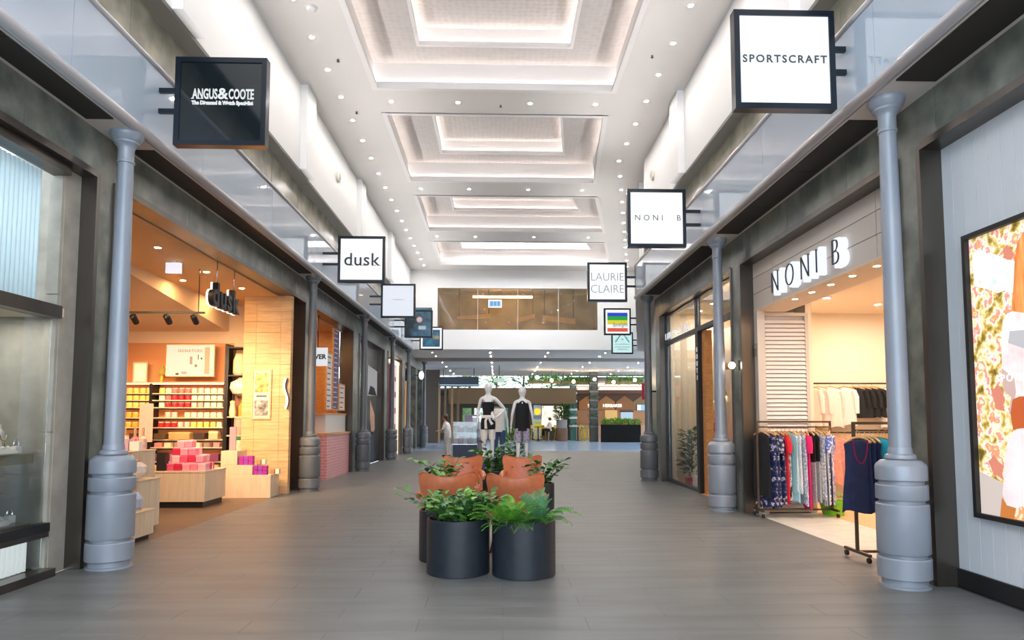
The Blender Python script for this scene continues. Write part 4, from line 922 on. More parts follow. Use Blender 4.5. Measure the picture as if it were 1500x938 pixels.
for ch, yo in (('N', .82), ('O', .34), ('N', -.12), ('I', -.44), ('B', -.90)):
    l = mkobj('letter', rot_mesh(text_mesh(ch, .46, M_ink, depth=.015, bold=-.014, sx=.82), -PI/2), ls, None, (-.10, yo, 0)); mkobj('halo', rot_mesh(text_mesh(ch, .48, glow('letter_halo', (236, 240, 255), 1.05), depth=.08, bold=.010, sx=.82), -PI/2), l, None, (.075, 0, -.008))
# louvred panel
sp = thing('louvre_panel', 'tall white louvred panel at the end of the fashion shop', 'panel', (4.46, 10.56, 0))
MB().frame(-.40, .40, 0.02, 3.12, .05, -.03, .03, 'y').build('frame', M_clad, sp); B(-.36, .36, .02, .03, .05, 3.08).build('backing', mat('louvre_back', (190, 180, 174), rough=.6), sp)
sl = MB().extr([(-.36, 0), (.36, 0), (.36, .052), (-.36, .052)], 'y', -.03, .0).mesh('slat', mat('louvre_white', (230, 222, 218), rough=.5))
for v in sl.vertices: v.co.y += (v.co.z-.026)*.5+.012
for k in range(45): mkobj('slat', sl, sp, None, (0, 0, .08+k*.0652))
nl = MB().lathe([(.034, -.006), (.034, .0)], 12).mesh('lens', glow('noni_lens', (255, 234, 210), 400))
for k, (x, y) in enumerate(((5.4, 7.5), (5.4, 9.2), (5.4, 11.0), (6.4, 8.2), (6.4, 10.2), (6.6, 11.6), (7.4, 9.2), (7.4, 11.2))): downlight(x, y, 3.45, 'warm downlight in the fashion shop ceiling', 'fashion shop downlights', 1.5, nl)

# garments
M_hang = mat('hanger_wood', (214, 168, 110), rough=.5); M_brass = mat('rack_bronze', (92, 80, 66), rough=.35, metal=.6)
def hanger_mesh(w):
    mb = MB(); mb.tube([(0, -w, -.055), (0, -w*.5, -.015), (0, 0, 0), (0, w*.5, -.015), (0, w, -.055)], .011, 6)
    mb.tube([(0, 0, 0), (0, 0, .03), (0, .018, .045), (0, .012, .065), (0, -.006, .066)], .0035, 5); return mb.mesh('hanger', M_hang)
HM = {}
def garment(label, x, y, z, L, m, rz=0, w=.19, th=.03, fl=1.15, sleeve=0, group=None, name='garment', waist=1.0, cat='garment', low=None):
    """hangs from a bar at height z; shoulders run along local y"""
    t = thing(name, label, cat, (x, y, z-.06), rz, group)
    key = round(w, 2)
    if key not in HM: HM[key] = hanger_mesh(w*.92)
    mkobj('hanger', HM[key], t)
    ph = random.random()*6
    prof = [(.0, .06, .02), (.03, .5, .6), (.075, 1.0, .85), (.18, .93, 1.0), (.42, waist*.96, 1.05), (.7, (1+fl)/2, 1.2), (1.0, fl, 1.35)]
    n = 18; mb = MB(); v = []; f = []
    for i, (u, ww, tt) in enumerate(prof):
        for k in range(n):
            a = 2*PI*k/n; fold = 1+(.25*u)*math.sin(5*a+ph+u*2)
            v.append((th*tt*fold*math.cos(a), w*ww*math.sin(a)+.01*u*math.sin(3*a+ph), -.015-L*u+(.02*math.sin(3*a+ph) if u == 1 else 0)))
    for i in range(len(prof)-1):
        for k in range(n): f.append((i*n+k, (i+1)*n+k, (i+1)*n+(k+1) % n, i*n+(k+1) % n))
    f.append(tuple(range(n))); mb.add(v, f, True)
    if low is None: mb.build('body', m, t)
    else:
        top = MB(); fs = [q for q in f if max(q) < 5*n]; top.add(v[:5*n], fs, True); top.build('body', m, t)
        bot = MB(); fs = [tuple(i_-4*n for i_ in q) for q in f if min(q) >= 4*n]; bot.add(v[4*n:], fs, True); bot.build('lower_half', low, t)
    if sleeve:
        for s in (-1, 1):
            MB().tube([(0, s*w*.86, -.08), (0, s*w*1.08, -.2), (0.0, s*w*1.12, -.1-sleeve)], [.045, .05, .04], 8).build('sleeve', m, t)
    return t
def rack(label, x0, x1, y, z, depth=.4, zl=.12):
    t = thing('clothes_rack', label, 'clothes rack', ((x0+x1)/2, y, 0)); w = (x1-x0)/2
    for s in (-1, 1):
        B(s*w-.014, s*w+.014, -.014, .014, zl, z).build('upright', M_brass, t)
        B(s*w-.014, s*w+.014, -depth/2, depth/2, zl-.03, zl).build('foot_bar', M_brass, t)
        for q in (-1, 1):
            cst = MB().lathe([(.028, -.014), (.03, 0), (.028, .014)], 12).build('castor', M_black, t, None, (s*w, q*(depth/2-.03), .035)); cst.rotation_euler = (0, PI/2, 0)
            MB().box(-.022, -.018, -.012, .012, -.012, .012).box(-.05, -.0, -.006, .006, -.004, .004).build('castor_fork', M_silver, cst)
    B(-w+.014, w-.014, -.012, .012, z-.028, z).build('top_bar', M_brass, t); B(-w+.014, w-.014, -.012, .012, z-.10, z-.08).build('hanging_bar', M_brass, t); B(-w+.014, w-.014, -.012, .012, zl-.028, zl-.002).build('bottom_bar', M_brass, t)
    return t
rack('bronze clothes rack packed with colourful dresses at the shop corner', 3.86, 4.97, 10.15, 1.42)
pn = print_mat('navy_floral', [(14, 18, 44), (24, 32, 74), (40, 54, 110), (22, 26, 56), (226, 214, 222), (90, 110, 170)], 16)
pl = print_mat('pale_blue_dots', [(226, 232, 240), (206, 220, 232), (236, 240, 244), (150, 170, 196)], 30)
pw = print_mat('white_floral', [(240, 240, 244), (230, 232, 238), (120, 140, 180), (244, 244, 246), (206, 150, 170)], 24)
pbw = print_mat('black_white', [(24, 24, 30), (30, 30, 36), (220, 226, 232), (24, 24, 30)], 14, stretch=(1, 1, .6))
pb = print_mat('blue_white_floral', [(244, 246, 250), (236, 240, 250), (40, 80, 190), (90, 130, 220), (246, 246, 250)], 17)
pg = print_mat('green_stripe', [(20, 50, 54), (236, 236, 232), (24, 56, 60), (20, 40, 44)], 9, stretch=(6, 1, .05))
pr_ = mat('red_cloth', (206, 24, 44), rough=.8); pm = mat('magenta_cloth', (216, 22, 106), rough=.8); pgr = mat('grey_cloth', (150, 152, 156), rough=.8, noise=(176, 178, 182), scale=30); ptl = mat('teal_stripe', (150, 196, 210), rough=.8)
GL = [('black sleeveless garment at the left end of the packed rack', M_blk, .95), ('navy floral dress, leftmost on the packed rack', pn, 1.10), ('navy floral dress, second on the packed rack', pn, 1.08), ('navy floral dress, third on the packed rack', pn, 1.10), ('navy floral dress beside the red one', pn, 1.06), ('plain bright red dress on the packed rack', pr_, 1.04), ('black and white printed dress beside the red one', pbw, 1.0), ('pale teal striped dress on the packed rack', ptl, 1.02), ('pale blue dotted dress, left of two', pl, .86), ('pale blue dotted dress, right of two', pl, .88), ('white floral dress left of the magenta one', pw, 1.06), ('plain magenta dress on the packed rack', pm, 1.12), ('black top with grey trousers on the packed rack', M_blk, 1.04), ('black top with grey trousers behind its twin', M_blk, 1.02), ('purple speckled dress on the packed rack', pw, 1.0), ('dark green and white striped dress on the packed rack', pg, 1.06), ('black long dress next to the last one', M_blk, 1.06), ('blue and white floral dress at the right end of the packed rack', pb, 1.06)]
for k, (lab, m, L) in enumerate(GL):
    x = 3.92+k*.0612
    garment(lab, x, 10.15+random.uniform(-.02, .02), 1.325, L, m, math.radians(random.uniform(-14, 14)+(24 if k < 3 else 0)+(-30 if k == 17 else 0)), .2, .034, 1.05, sleeve=.22 if k in (5, 11, 17, 2) else 0, low=pgr if k in (12, 13) else None)
rack('bronze clothes rack half hidden behind the near right column', 3.70, 4.65, 7.05, 1.42, .5, .1)
mnv = mat('navy_cloth', (24, 30, 62), rough=.85, noise=(30, 38, 74), scale=12)
t = garment('navy sleeveless dress with beads at the end of the half hidden rack', 3.68, 6.93, 1.325, .74, mnv, PI/2, .15, .045, 1.3, name='dress')
MB().tube([(-.045, .075*math.cos(a*PI/10+PI), -.03-.24*math.sin(a*PI/10)) for a in range(11)], .009, 6).build('bead_necklace', mat('beads', (126, 30, 70), rough=.3), t)
for k in range(3): garment('navy dress behind the beaded one, %s on the half hidden rack' % ('first', 'second', 'third')[k], 3.78+k*.055, 7.07, 1.325, .72, mnv, 0, .2, .03)
for k in range(3): garment('turquoise top, %s of three on the half hidden rack' % ('first', 'second', 'third')[k], 3.96+k*.07, 7.03, 1.325, .5, mat('turquoise', (40, 180, 206), rough=.8), .5, .18, .03)
garment('pink top at the hidden end of the half hidden rack', 4.5, 7.05, 1.325, .6, mat('pink_cloth', (236, 110, 120), rough=.8), .2, .18, .03)
t = thing('plastic_basket', 'lime green plastic basket behind the packed rack', 'basket', (5.08, 10.35, 0)); MB().lathe([(.15, 0), (.2, .2), (.215, .2), (.215, .215), (.19, .215), (.14, .02)], 20).build('tub', mat('lime', (130, 206, 40), rough=.4), t); MB().tube([(-.2, 0, .2), (-.12, 0, .3), (.12, 0, .3), (.2, 0, .2)], .01, 6).build('handle', mat('lime', (130, 206, 40)), t)
# wall rails
def wall_rail(label, x0, x1, z, y=12.5):
    t = thing('wall_rail', label, 'rail', (0, y, z)); MB().tube([(x0, 0, 0), (x1, 0, 0)], .016, 8).build('bar', M_brass, t)
    for x in (x0+.05, (x0+x1)/2, x1-.05): B(x-.008, x+.008, 0, .2, -.008, .008).build('wall_bracket', M_brass, t)
wall_rail('upper bronze clothes rail on the cream back wall', 5.5, 8.6, 2.11); wall_rail('lower bronze clothes rail on the cream back wall', 5.5, 8.6, 1.2)
mbl = mat('blush_cloth', (240, 214, 206), rough=.85); mpk = mat('dusty_pink', (222, 160, 150), rough=.85, noise=(208, 140, 130), scale=18)
for k, (x, m, lab, L, rz, w, sl_) in enumerate(((5.78, mbl, 'blush blouse at the left end of the upper wall rail', .72, .6, .2, .4), (5.92, mbl, 'blush blouse, second on the upper wall rail', .72, .7, .2, .4), (6.15, mbl, 'front facing blush blouse with long sleeves on the upper wall rail', .74, PI/2, .22, .5), (6.42, M_wcloth, 'white blouse beside the blush ones', .7, .6, .2, .4), (6.58, M_blk, 'black top, first of four on the upper wall rail', .55, 1.2, .22, .3), (6.70, M_blk, 'black top, second of four on the upper wall rail', .55, 1.0, .22, .3), (6.82, M_blk, 'black top, third of four on the upper wall rail', .55, .9, .22, .3), (6.94, M_blk, 'black top, last of four on the upper wall rail', .55, .9, .22, .3), (7.28, M_wcloth, 'white dress with a brown pendant on the upper wall rail', .75, PI/2, .2, 0))):
    t = garment(lab, x, 12.5, 2.11, L, m, rz, w, .035, 1.05, sl_)
    if k == 8: B(-.06, -.05, -.02, .02, -.42, -.2).build('pendant', M_walnut, t)
for k in range(3): garment('dusty pink garment, %s on the lower wall rail' % ('first', 'second', 'third')[k], 6.1+k*.14, 12.46, 1.2, .85, mpk, .8, .18, .04)
for k in range(5): garment('pale garment on the lower wall rail, number %s from the pink ones' % ('one', 'two', 'three', 'four', 'five')[k], 6.6+k*.16, 12.46, 1.2, .8, (mbl, M_wcloth)[k % 2], .7, .18, .035)
t = thing('wall_sconce', 'small bright globe sconce on the bronze pier beside the louvre', 'lamp', (WR-.02, 10.72, 2.3)); MB().ball((-.1, 0, 0), .055, 12, 8).build('globe', glow('sconce', (255, 244, 226), 6), t); MB().tube([(.02, 0, 0), (-.08, 0, 0)], .012, 6).build('arm', M_silver, t); B(.0, .02, -.03, .03, -.08, .08).build('plate', M_bronze, t)
t = thing('call_plate', 'small dark panel on the pale post of the fashion shop', 'panel', (3.99, 10.46, 2.52)); B(-.012, .012, -.03, .03, -.1, .1).build('plate', mat('dk_plate', (110, 100, 90), rough=.4), t); B(-.018, -.012, -.015, .015, .02, .06).build('button', M_silver, t)

# ------------------------------------------------------------------ glazed shop (right, third)
w6 = struct('window_6', 'glazed shopfront with dark frames and an open timber door side', 'window')
M_slate = mat('slate_frame', (44, 54, 66), rough=.4)
XG = 3.97
for (a, b, z0, z1) in ((13.42, 13.52, 0, 3.92), (15.86, 15.96, 0, 3.92), (11.02, 11.1, 0, 3.92)): B(XG-.04, XG+.06, a, b, z0, z1).build('mullion', M_slate, w6)
for (a, b, z0, z1) in ((11.1, 13.42, 3.18, 3.27), (13.52, 15.86, 3.18, 3.27), (11.1, 15.86, 3.86, 3.92), (13.52, 15.86, 0, .07)): B(XG-.04, XG+.06, a, b, z0, z1).build('rail', M_slate, w6)
B(XG, XG+.012, 13.53, 15.85, .08, 3.17).build('pane', M_glass, w6); B(XG, XG+.012, 13.53, 15.85, 3.28, 3.85).build('pane', M_glass, w6); B(XG, XG+.012, 11.11, 13.41, 3.28, 3.85).build('pane', M_glass, w6)
B(XG-.05, XG+.10, 13.30, 13.42, 0, 3.18).build('black_post', M_black, w6); B(XG+.03, XG+.17, 13.10, 13.30, 0, 3.18).build('timber_jamb', M_owood, w6)
lsr = thing('shop_letters', 'white LAURIE CLAIRE letters standing on the dark transom', 'sign', (XG-.07, 14.72, 3.29))
yo = 1.06
for ch in 'LAURIE CLAIRE':
    if ch != ' ': mkobj('letter', rot_mesh(text_mesh(ch, .22, glow('lc_white', (236, 242, 246), .7), depth=.02, bold=-.003, sx=.7), -PI/2), lsr, None, (0, yo, 0))
    yo -= .165 if ch != 'I' else .10
t = thing('door_letters', 'small white vertical lettering on the black door post', 'lettering', (XG-.056, 13.36, 2.5))
for k, ch in enumerate('BOUTIQUE'[:5]): mkobj('letter', rot_mesh(text_mesh(ch, .13, glow('lc_white', (236, 242, 246), .6), depth=.006, bold=.002), -PI/2), t, None, (0, 0, .28-k*.14))
ls_ = struct('wall_glazed_shop', 'cream interior of the glazed shop', 'wall')
B(WR+.1, 4.85, 11.0, 12.86, -.12, .001).build('shop_floor', M_nwood, ls_); B(WR+.1, 8.0, 12.86, 16.0, -.12, .001).build('shop_floor', M_nwood, ls_); B(4.1, 8.0, 11.0, 16.0, 3.93, 4.0).build('shop_ceiling', M_cream, ls_); B(7.9, 8.0, 12.9, 16.0, 0, 3.93).build('back_wall', M_cream, ls_); B(4.05, 8.0, 15.9, 16.0, 0, 3.93).build('far_wall', M_cream, ls_); B(4.05, 4.85, 11.0, 11.08, 0, 3.93).build('near_wall', M_cream, ls_); B(4.85, 8.0, 12.86, 12.92, 0, 3.93).build('near_wall', M_cream, ls_); B(4.85, 4.94, 12.7, 12.86, 0, 3.93).build('corner_wall', M_cream, ls_)
B(4.9, 5.0, 14.2, 15.9, 0, 3.4).build('display_screen', mat('grey_drape', (196, 184, 170), rough=.8), ls_); B(4.3, 4.5, 11.6, 13.0, 2.4, 2.5).build('timber_shelf', M_owood, ls_)
for k, (x, y) in enumerate(((4.6, 14.4), (4.6, 15.4), (4.5, 12.0), (5.6, 13.4), (6.4, 14.2))): downlight(x, y, 3.93, 'warm downlight in the glazed shop ceiling', 'glazed shop downlights', 1.7, nl)
def leaf_cluster(n, r, h, size, seed, base=.1):
    rd = random.Random(seed); mb = MB()
    for i in range(n):
        a = rd.random()*2*PI; q = math.sqrt(rd.random())*r; z = base+rd.random()*h; d = Vector((math.cos(a), math.sin(a), rd.uniform(-.2, .9))).normalized(); s = size*rd.uniform(.6, 1.2)
        p = Vector((q*math.cos(a), q*math.sin(a), z)); sd = d.cross(Vector((0, 0, 1))).normalized(); up = sd.cross(d)
        mb.add([p-sd*.0, p+d*s*.5+sd*s*.24+up*s*.05, p+d*s+up*-s*.1, p+d*s*.5-sd*s*.24+up*s*.05], [(0, 1, 2, 3)])
    return mb
t = thing('potted_plant', 'leafy green plant standing inside the glazed shop window', 'plant', (4.35, 15.35, .0)); MB().lathe([(.12, 0), (.15, .25), (.13, .25)], 16).build('pot', M_wcloth, t); o = leaf_cluster(240, .2, .95, .2, 3, .25).build('foliage', M_leaf, t); MB().tube([(0, 0, .2), (0, 0, 1.1)], .015, 6).build('stem', M_stem, t)
for k, (z, c, n, w) in enumerate(((.95, (206, 110, 120), 'rose', .2), (1.2, (180, 80, 90), 'wine', .18), (1.42, (226, 160, 100), 'apricot', .17), (1.62, (240, 226, 206), 'cream', .19))):
    o = MB().bbox(-w*.6, w*.6, -w, w, 0, .2, .05).build('cushion', mat('cush_%d_%d_%d' % c, c, rough=.8), None, None, (4.45, 14.15, z)); tag(o, '%s cushion stacked in the glazed shop window' % n, 'cushion')
o = plinth('display_block', 'pale block under the cushion stack in the glazed shop window', 4.28, 4.65, 13.95, 14.4, .95)
t = thing('handbag', 'white handbag on the floor of the glazed shop window', 'bag', (4.3, 14.75, .0)); MB().bbox(-.08, .08, -.17, .17, 0, .22, .03).build('body', M_wcloth, t); MB().tube([(0, -.1, .2), (0, -.06, .34), (0, .06, .34), (0, .1, .2)], .01, 6).build('handle', M_walnut, t)
t = thing('handbag', 'red handbag on the floor beside the leafy plant', 'bag', (4.2, 15.0, .0)); MB().bbox(-.07, .07, -.13, .13, 0, .18, .03).build('body', mat('red_bag', (200, 50, 60), rough=.5), t); MB().tube([(0, -.08, .17), (0, -.05, .28), (0, .05, .28), (0, .08, .17)], .008, 6).build('handle', M_black, t)
t = thing('desk_lamp', 'small brass lamp glowing inside the glazed shop window', 'lamp', (4.88, 14.6, 2.0)); MB().lathe([(.1, -.06), (.04, .04), (.02, .06)], 14).build('shade', M_gold, t); MB().ball((0, 0, -.06), .045, 10, 6).build('bulb', glow('lampbulb', (255, 214, 140), 8), t); MB().tube([(.02, 0, .05), (.03, 0, .12), (.05, 0, .12)], .01, 6).build('arm', M_gold, t)
t = thing('garment_stand', 'black round hat stand inside the timber doorway', 'stand', (4.75, 12.7, 0)); MB().tube([(0, 0, 0), (0, 0, 1.9)], .02, 8).build('pole', M_black, t); MB().lathe([(.2, 0), (.18, .03)], 18).build('foot', M_black, t); MB().ball((0, 0, 1.75), .15, 12, 8, (1, 1, .8)).build('hat', M_blk, t); MB().ball((0, .12, 1.25), .13, 12, 8, (.5, 1, 1)).build('round_bag', M_walnut, t)
t = thing('fire_sign', 'small red and white fire sign projecting past the glazed shop', 'sign', (3.60, 16.55, 2.12)); B(-.12, .12, -.01, .01, -.2, .2).build('plate', mat('fire_red', (206, 44, 70), rough=.4), t); B(-.06, .06, -.014, -.01, -.12, .14).build('symbol', M_white, t); B(.12, .24, -.01, .01, -.02, .02).build('arm', M_black, t)

# ------------------------------------------------------------------ planters and plants in the middle of the walkway
pl_me = MB().lathe([(.292, 0), (.298, .006), (.298, .505), (.294, .512), (.278, .512), (.275, .505), (.275, .42)], 48).mesh('drum', M_planter)
so_me = MB().lathe([(.275, .44), (.2, .455), (.001, .46)], 32).mesh('soil', M_soil)
def planter(x, y, lab):
    t = thing('planter', lab, 'planter', (x, y, 0)); mkobj('drum', pl_me, t); mkobj('soil', so_me, t)
planter(-.385, 6.62, 'round charcoal planter of leafy stems, front left of the seating')
planter(.235, 6.52, 'round charcoal planter of ferns, front right of the seating')
planter(-.53, 7.24, 'round charcoal planter tucked behind the front left one')
planter(.52, 10.15, 'round charcoal planter to the right of the tan chairs')
planter(-.80, 10.2, 'round charcoal planter to the left of the tan chairs')
planter(-.10, 12.6, 'round charcoal planter between the tan chairs and the mannequins')
def leaf_mesh(m, L, W):
    pts = [(0, 0, 0)]; f = []
    v = [(0, 0, 0), (.3, .42, .05), (.62, .5, .06), (1, 0, -.04), (.62, -.5, .06), (.3, -.42, .05), (.3, 0, 0), (.65, 0, .0)]
    v = [(a*L, b*W, c*L) for a, b, c in v]
    return MB().add(v, [(0, 6, 1), (6, 7, 2, 1), (7, 3, 2), (0, 5, 6), (6, 5, 4, 7), (7, 4, 3)], True).mesh('leaf', m)
LEAF = [leaf_mesh(M_leaf, .1, .06), leaf_mesh(M_leaf2, .1, .065), leaf_mesh(M_leaf3, .11, .06)]
def leafy_plant(label, x, y, z, nstem, hgt, spread, seed, nl=11, mats=(0, 0, 1, 2), extra=(), sc=1.0):
    rd = random.Random(seed); t = thing('leafy_plant', label, 'plant', (x, y, z))
    specs = [(rd.random()*2*PI, rd.uniform(.25, 1)*spread, hgt*rd.uniform(.55, 1.0), rd.uniform(0, .16)) for _ in range(nstem)]+list(extra)
    small = MB(); cnt = 0
    for (a, out, h, r0) in reversed(specs):
        P = [Vector((math.cos(a)*(r0+out*u**1.6), math.sin(a)*(r0+out*u**1.6), h*(u-.18*u*u*(out/.3)))) for u in [i/6 for i in range(7)]]
        st = MB().tube([p[:] for p in P], [.006-.0006*i for i in range(7)], 5).build('stem', M_stem, t)
        me = LEAF[mats[rd.randrange(len(mats))]]
        for k in range(nl):
            u = .18+.82*k/(nl-1); i = min(5, int(u*6)); p = P[i].lerp(P[i+1], u*6-i)
            az = a+(PI/2.3 if k % 2 else -PI/2.3)+rd.uniform(-.5, .5) if k < nl-1 else a
            eu = Euler((rd.uniform(-.5, .5), rd.uniform(-.75, .35), az)); s = sc*rd.uniform(.75, 1.25)
            if cnt < 300: l = mkobj('leaf', me, st, None, p[:]); l.rotation_euler = eu; l.scale = (s, s, s); cnt += 1
            else:
                Mx = Matrix.Translation(p) @ eu.to_matrix().to_4x4() @ Matrix.Scale(s, 4); small.add([(Mx @ v.co)[:] for v in me.vertices], [tuple(q.vertices) for q in me.polygons], True)
    if small.v: small.build('further_leaves', M_leaf, t)['kind'] = 'stuff'
    return t
leafy_plant('bushy dark green plant with a long side sprig in the front left planter', -.385, 6.62, .44, 62, .33, .28, 11, 12, (0, 1, 1, 2, 0), ((PI*.97, .46, .46, .1), (PI*1.03, .42, .36, .1), (0.3, .12, .42, .05)), .86)
leafy_plant('leafy plant in the planter behind the front left one', -.53, 7.24, .44, 10, .30, .2, 12, 9)
leafy_plant('glossy plant with arching sprigs right of the tan chairs', .56, 10.15, .44, 7, .5, .3, 13, 11, (0,), ((.1, .36, .5, .05), (-.2, .3, .42, .05)), 1.25)
leafy_plant('plant with arching sprigs left of the tan chairs', -.80, 10.2, .44, 9, .46, .24, 14, 11, (0, 1, 1), ((PI, .42, .58, .05), (PI*.92, .36, .5, .05)), 1.15)
leafy_plant('upright green plant behind the tan chairs', -.10, 12.6, .44, 14, .62, .3, 15, 11, (0, 1, 0), (), 1.4)
def frond_mesh(m, seed):
    rd = random.Random(seed); mb = MB(); N = 17; P = []
    for i in range(N+1):
        u = i/N; P.append(Vector((.46*u, 0, .30*u-.26*u**2.4)))
    mb.tube([p[:] for p in P[::2]]+[P[-1][:]], .0035, 4)
    for i in range(2, N+1):
        u = i/N; L = .10*math.sin(PI*min(1, u*.88+.12))**.8+.012
        for s in (-1, 1):
            p = P[i]; d = Vector((.45, s, .12)).normalized()
            q = Vector((.012, 0, 0)); mb.add([(p-q)[:], (p+d*L*.55+Vector((.013, 0, .004)))[:], (p+d*L-Vector((0, 0, .012)))[:], (p+d*L*.5-Vector((.009, 0, 0)))[:]], [(0, 1, 2, 3)])
    return mb.mesh('frond', m)
M_fern = mat('fern_green', (70, 136, 36), rough=.5, noise=(112, 172, 56), scale=14, rnd=.22)
M_fern2 = mat('fern_blue', (70, 128, 84), rough=.5, noise=(98, 152, 104), scale=14, rnd=.15)
FR = [frond_mesh(M_fern, 1), frond_mesh(M_fern2, 2)]
def fern(label, x, y, z, n, seed, up=.5, which=0, sc=1.0, extra=()):
    rd = random.Random(seed); t = thing('fern', label, 'plant', (x, y, z))
    for k in range(n):
        o = mkobj('frond', FR[which], t); a = 2*PI*k/n+rd.uniform(-.3, .3); e = rd.uniform(-.15, up); o.rotation_euler = Euler((0, -e, a)); s = sc*rd.uniform(.7, 1.1); o.scale = (s, s, s); o.location = (.05*math.cos(a), .05*math.sin(a), 0)
    for a, e, s in extra:
        o = mkobj('frond', FR[which], t); o.rotation_euler = (0, -e, a); o.scale = (s, s, s)
fern('bright feathery fern filling the left of the fern planter', .10, 6.42, .45, 60, 21, .85, 0, .70)
fern('upright blue green fern at the right of the fern planter', .36, 6.52, .45, 30, 22, 1.1, 1, .68, ((.9, 1.15, .78), (1.6, 1.1, .72), (2.6, 1.1, .7)))
fern('spreading fern leaning over the right rim of the fern planter', .34, 6.40, .46, 9, 23, .3, 0, .66, ((-.05, .16, .92), (.15, .25, .8)))

# ------------------------------------------------------------------ tan leather chairs
def chair_proto():
    t = thing('armchair', 'x', 'chair', (0, 0, 0), 0, 'tan leather chairs facing each other')
    m = 12; mb = MB(); rows_ = 9; v = []; f = []; n = 2*(m+1)
    for j in range(rows_):
        vv = j/(rows_-1)
        for side in (0, 1):
            for i in range(m+1):
                u = -1+2*i/m if side == 0 else 1-2*i/m
                zt = .80+.075*abs(u)**1.8-.045*max(0, (abs(u)-.78)/.22)**2; z = .34+vv*(zt-.34); w = (.23+.105*vv**.9)*(1-.05*max(0, (vv-.8)/.2)**2)
                y = .20+.11*vv-.14*abs(u)**2.4*(.55+.45*vv)
                edge = 1-.55*abs(u)**6; tp = 1-.55*max(0, (vv-.85)/.15)**2
                th = .036*edge*tp*(1+.15*math.cos(u*3)); v.append((u*w, y+(-th if side == 0 else th*.8), z))
    for j in range(rows_-1):
        for k in range(n): f.append((j*n+k, j*n+(k+1) % n, (j+1)*n+(k+1) % n, (j+1)*n+k))
    f.append(tuple(range(n-1, -1, -1)))
    for k in range(m): f.append(((rows_-1)*n+k, (rows_-1)*n+k+1, (rows_-1)*n+n-2-k, (rows_-1)*n+n-1-k))
    mb.add(v, f, True); bk = mb.build('backrest', M_leath, t)
    pts = []
    for i in range(17):
        u = -1+2*i/16; pts.append((u*.318, .31-.14*abs(u)**2.4+.002, .803+.075*abs(u)**1.8-.045*max(0, (abs(u)-.78)/.22)**2))
    MB().tube(pts, .009, 6).build('piping', M_leathd, bk)
    for bx_ in (-.16, 0, .16):
        MB().ball((bx_, .205-.14*(abs(bx_)/.3)**2.4*.9+.015, .67), .014, 10, 6, (1, .6, 1)).build('button', M_leathd, bk)
    MB().bbox(-.27, .27, -.33, .24, .28, .43, .045).build('seat', M_leath, t)
    for s in (-1, 1):
        MB().tube([(s*.27, .17, .60), (s*.305, .0, .585), (s*.315, -.18, .565), (s*.305, -.30, .53)], [.035, .045, .045, .03], 10).build('arm', M_leath, t)
        MB().extr([(.2, .34), (-.28, .34), (-.29, .53), (.18, .60)], 'x', s*.275-.025, s*.275+.025).build('side_panel', M_leath, t)
        for yy_ in (-.26, .2): MB().tube([(s*.2, yy_*.85, .29), (s*.27, yy_*1.15, 0)], [.02, .012], 8).build('leg', M_walnut, t)
    return t
c0 = chair_proto(); c0['label'] = 'tan leather armchair facing the camera, left of the far pair'; c0.location = (-.57, 11.0, 0); c0.rotation_euler = (0, 0, .06)
dup(c0, (.37, 11.0, 0), -.06, 'tan leather armchair facing the camera, right of the far pair')
dup(c0, (.19, 7.75, 0), PI-.05, 'tan leather armchair seen from behind above the fern planter'); dup(c0, (-.60, 7.95, 0), PI+.12, 'tan leather armchair seen from behind above the bushy planter')

# ------------------------------------------------------------------ figures
def skin(name, V, E, m, parent, sub=2, root=0):
    me = bpy.data.meshes.new(name); names = list(V); me.from_pydata([V[k][:3] for k in names], [(names.index(a), names.index(b)) for a, b in E], []); me.update()
    o = bpy.data.objects.new(name, me); COL.objects.link(o)
    o.modifiers.new('skin', 'SKIN'); sv = me.skin_vertices[0].data
    for i, k in enumerate(names):
        r = V[k][3]; r = r if isinstance(r, tuple) else (r, r); sv[i].radius = r; sv[i].use_root = (i == root)
    ss = o.modifiers.new('sub', 'SUBSURF'); ss.levels = sub; ss.render_levels = sub
    bpy.context.view_layer.update()
    e = bpy.data.meshes.new_from_object(o.evaluated_get(bpy.context.evaluated_depsgraph_get())); bpy.data.objects.remove(o)
    for p in e.polygons: p.use_smooth = True
    e.materials.clear(); e.materials.append(m)
    return mkobj(name, e, parent)
def add_hand(V, E, wr, key, s, d, palm_r=.021):
    w = Vector(V[wr][:3]); d = Vector(d).normalized(); side = Vector((0, -1, 0)) if abs(d.y) < .8 else Vector((1, 0, 0)); sd = (side-d*side.dot(d)).normalized()
    V[key+'p'] = (*(w+d*.06), (palm_r*1.5, palm_r*.8)); E.append((wr, key+'p'))
    for k, (o_, L) in enumerate(((-.03, .068), (-.01, .08), (.01, .076), (.03, .06))):
        a = w+d*.10+sd*o_; b = a+d*L*.55+sd*o_*.15; c = b+d*L*.45+Vector((-s*.012, 0, 0)); V[key+'f%da' % k] = (*a, .010); V[key+'f%db' % k] = (*b, .0085); V[key+'f%dc' % k] = (*c, .007); E += [(key+'p', key+'f%da' % k), (key+'f%da' % k, key+'f%db' % k), (key+'f%db' % k, key+'f%dc' % k)]
    a = w+d*.045+sd*.04; b = a+d*.035+sd*.015; V[key+'ta'] = (*a, .011); V[key+'tb'] = (*b, .008); E += [(key+'p', key+'ta'), (key+'ta', key+'tb')]
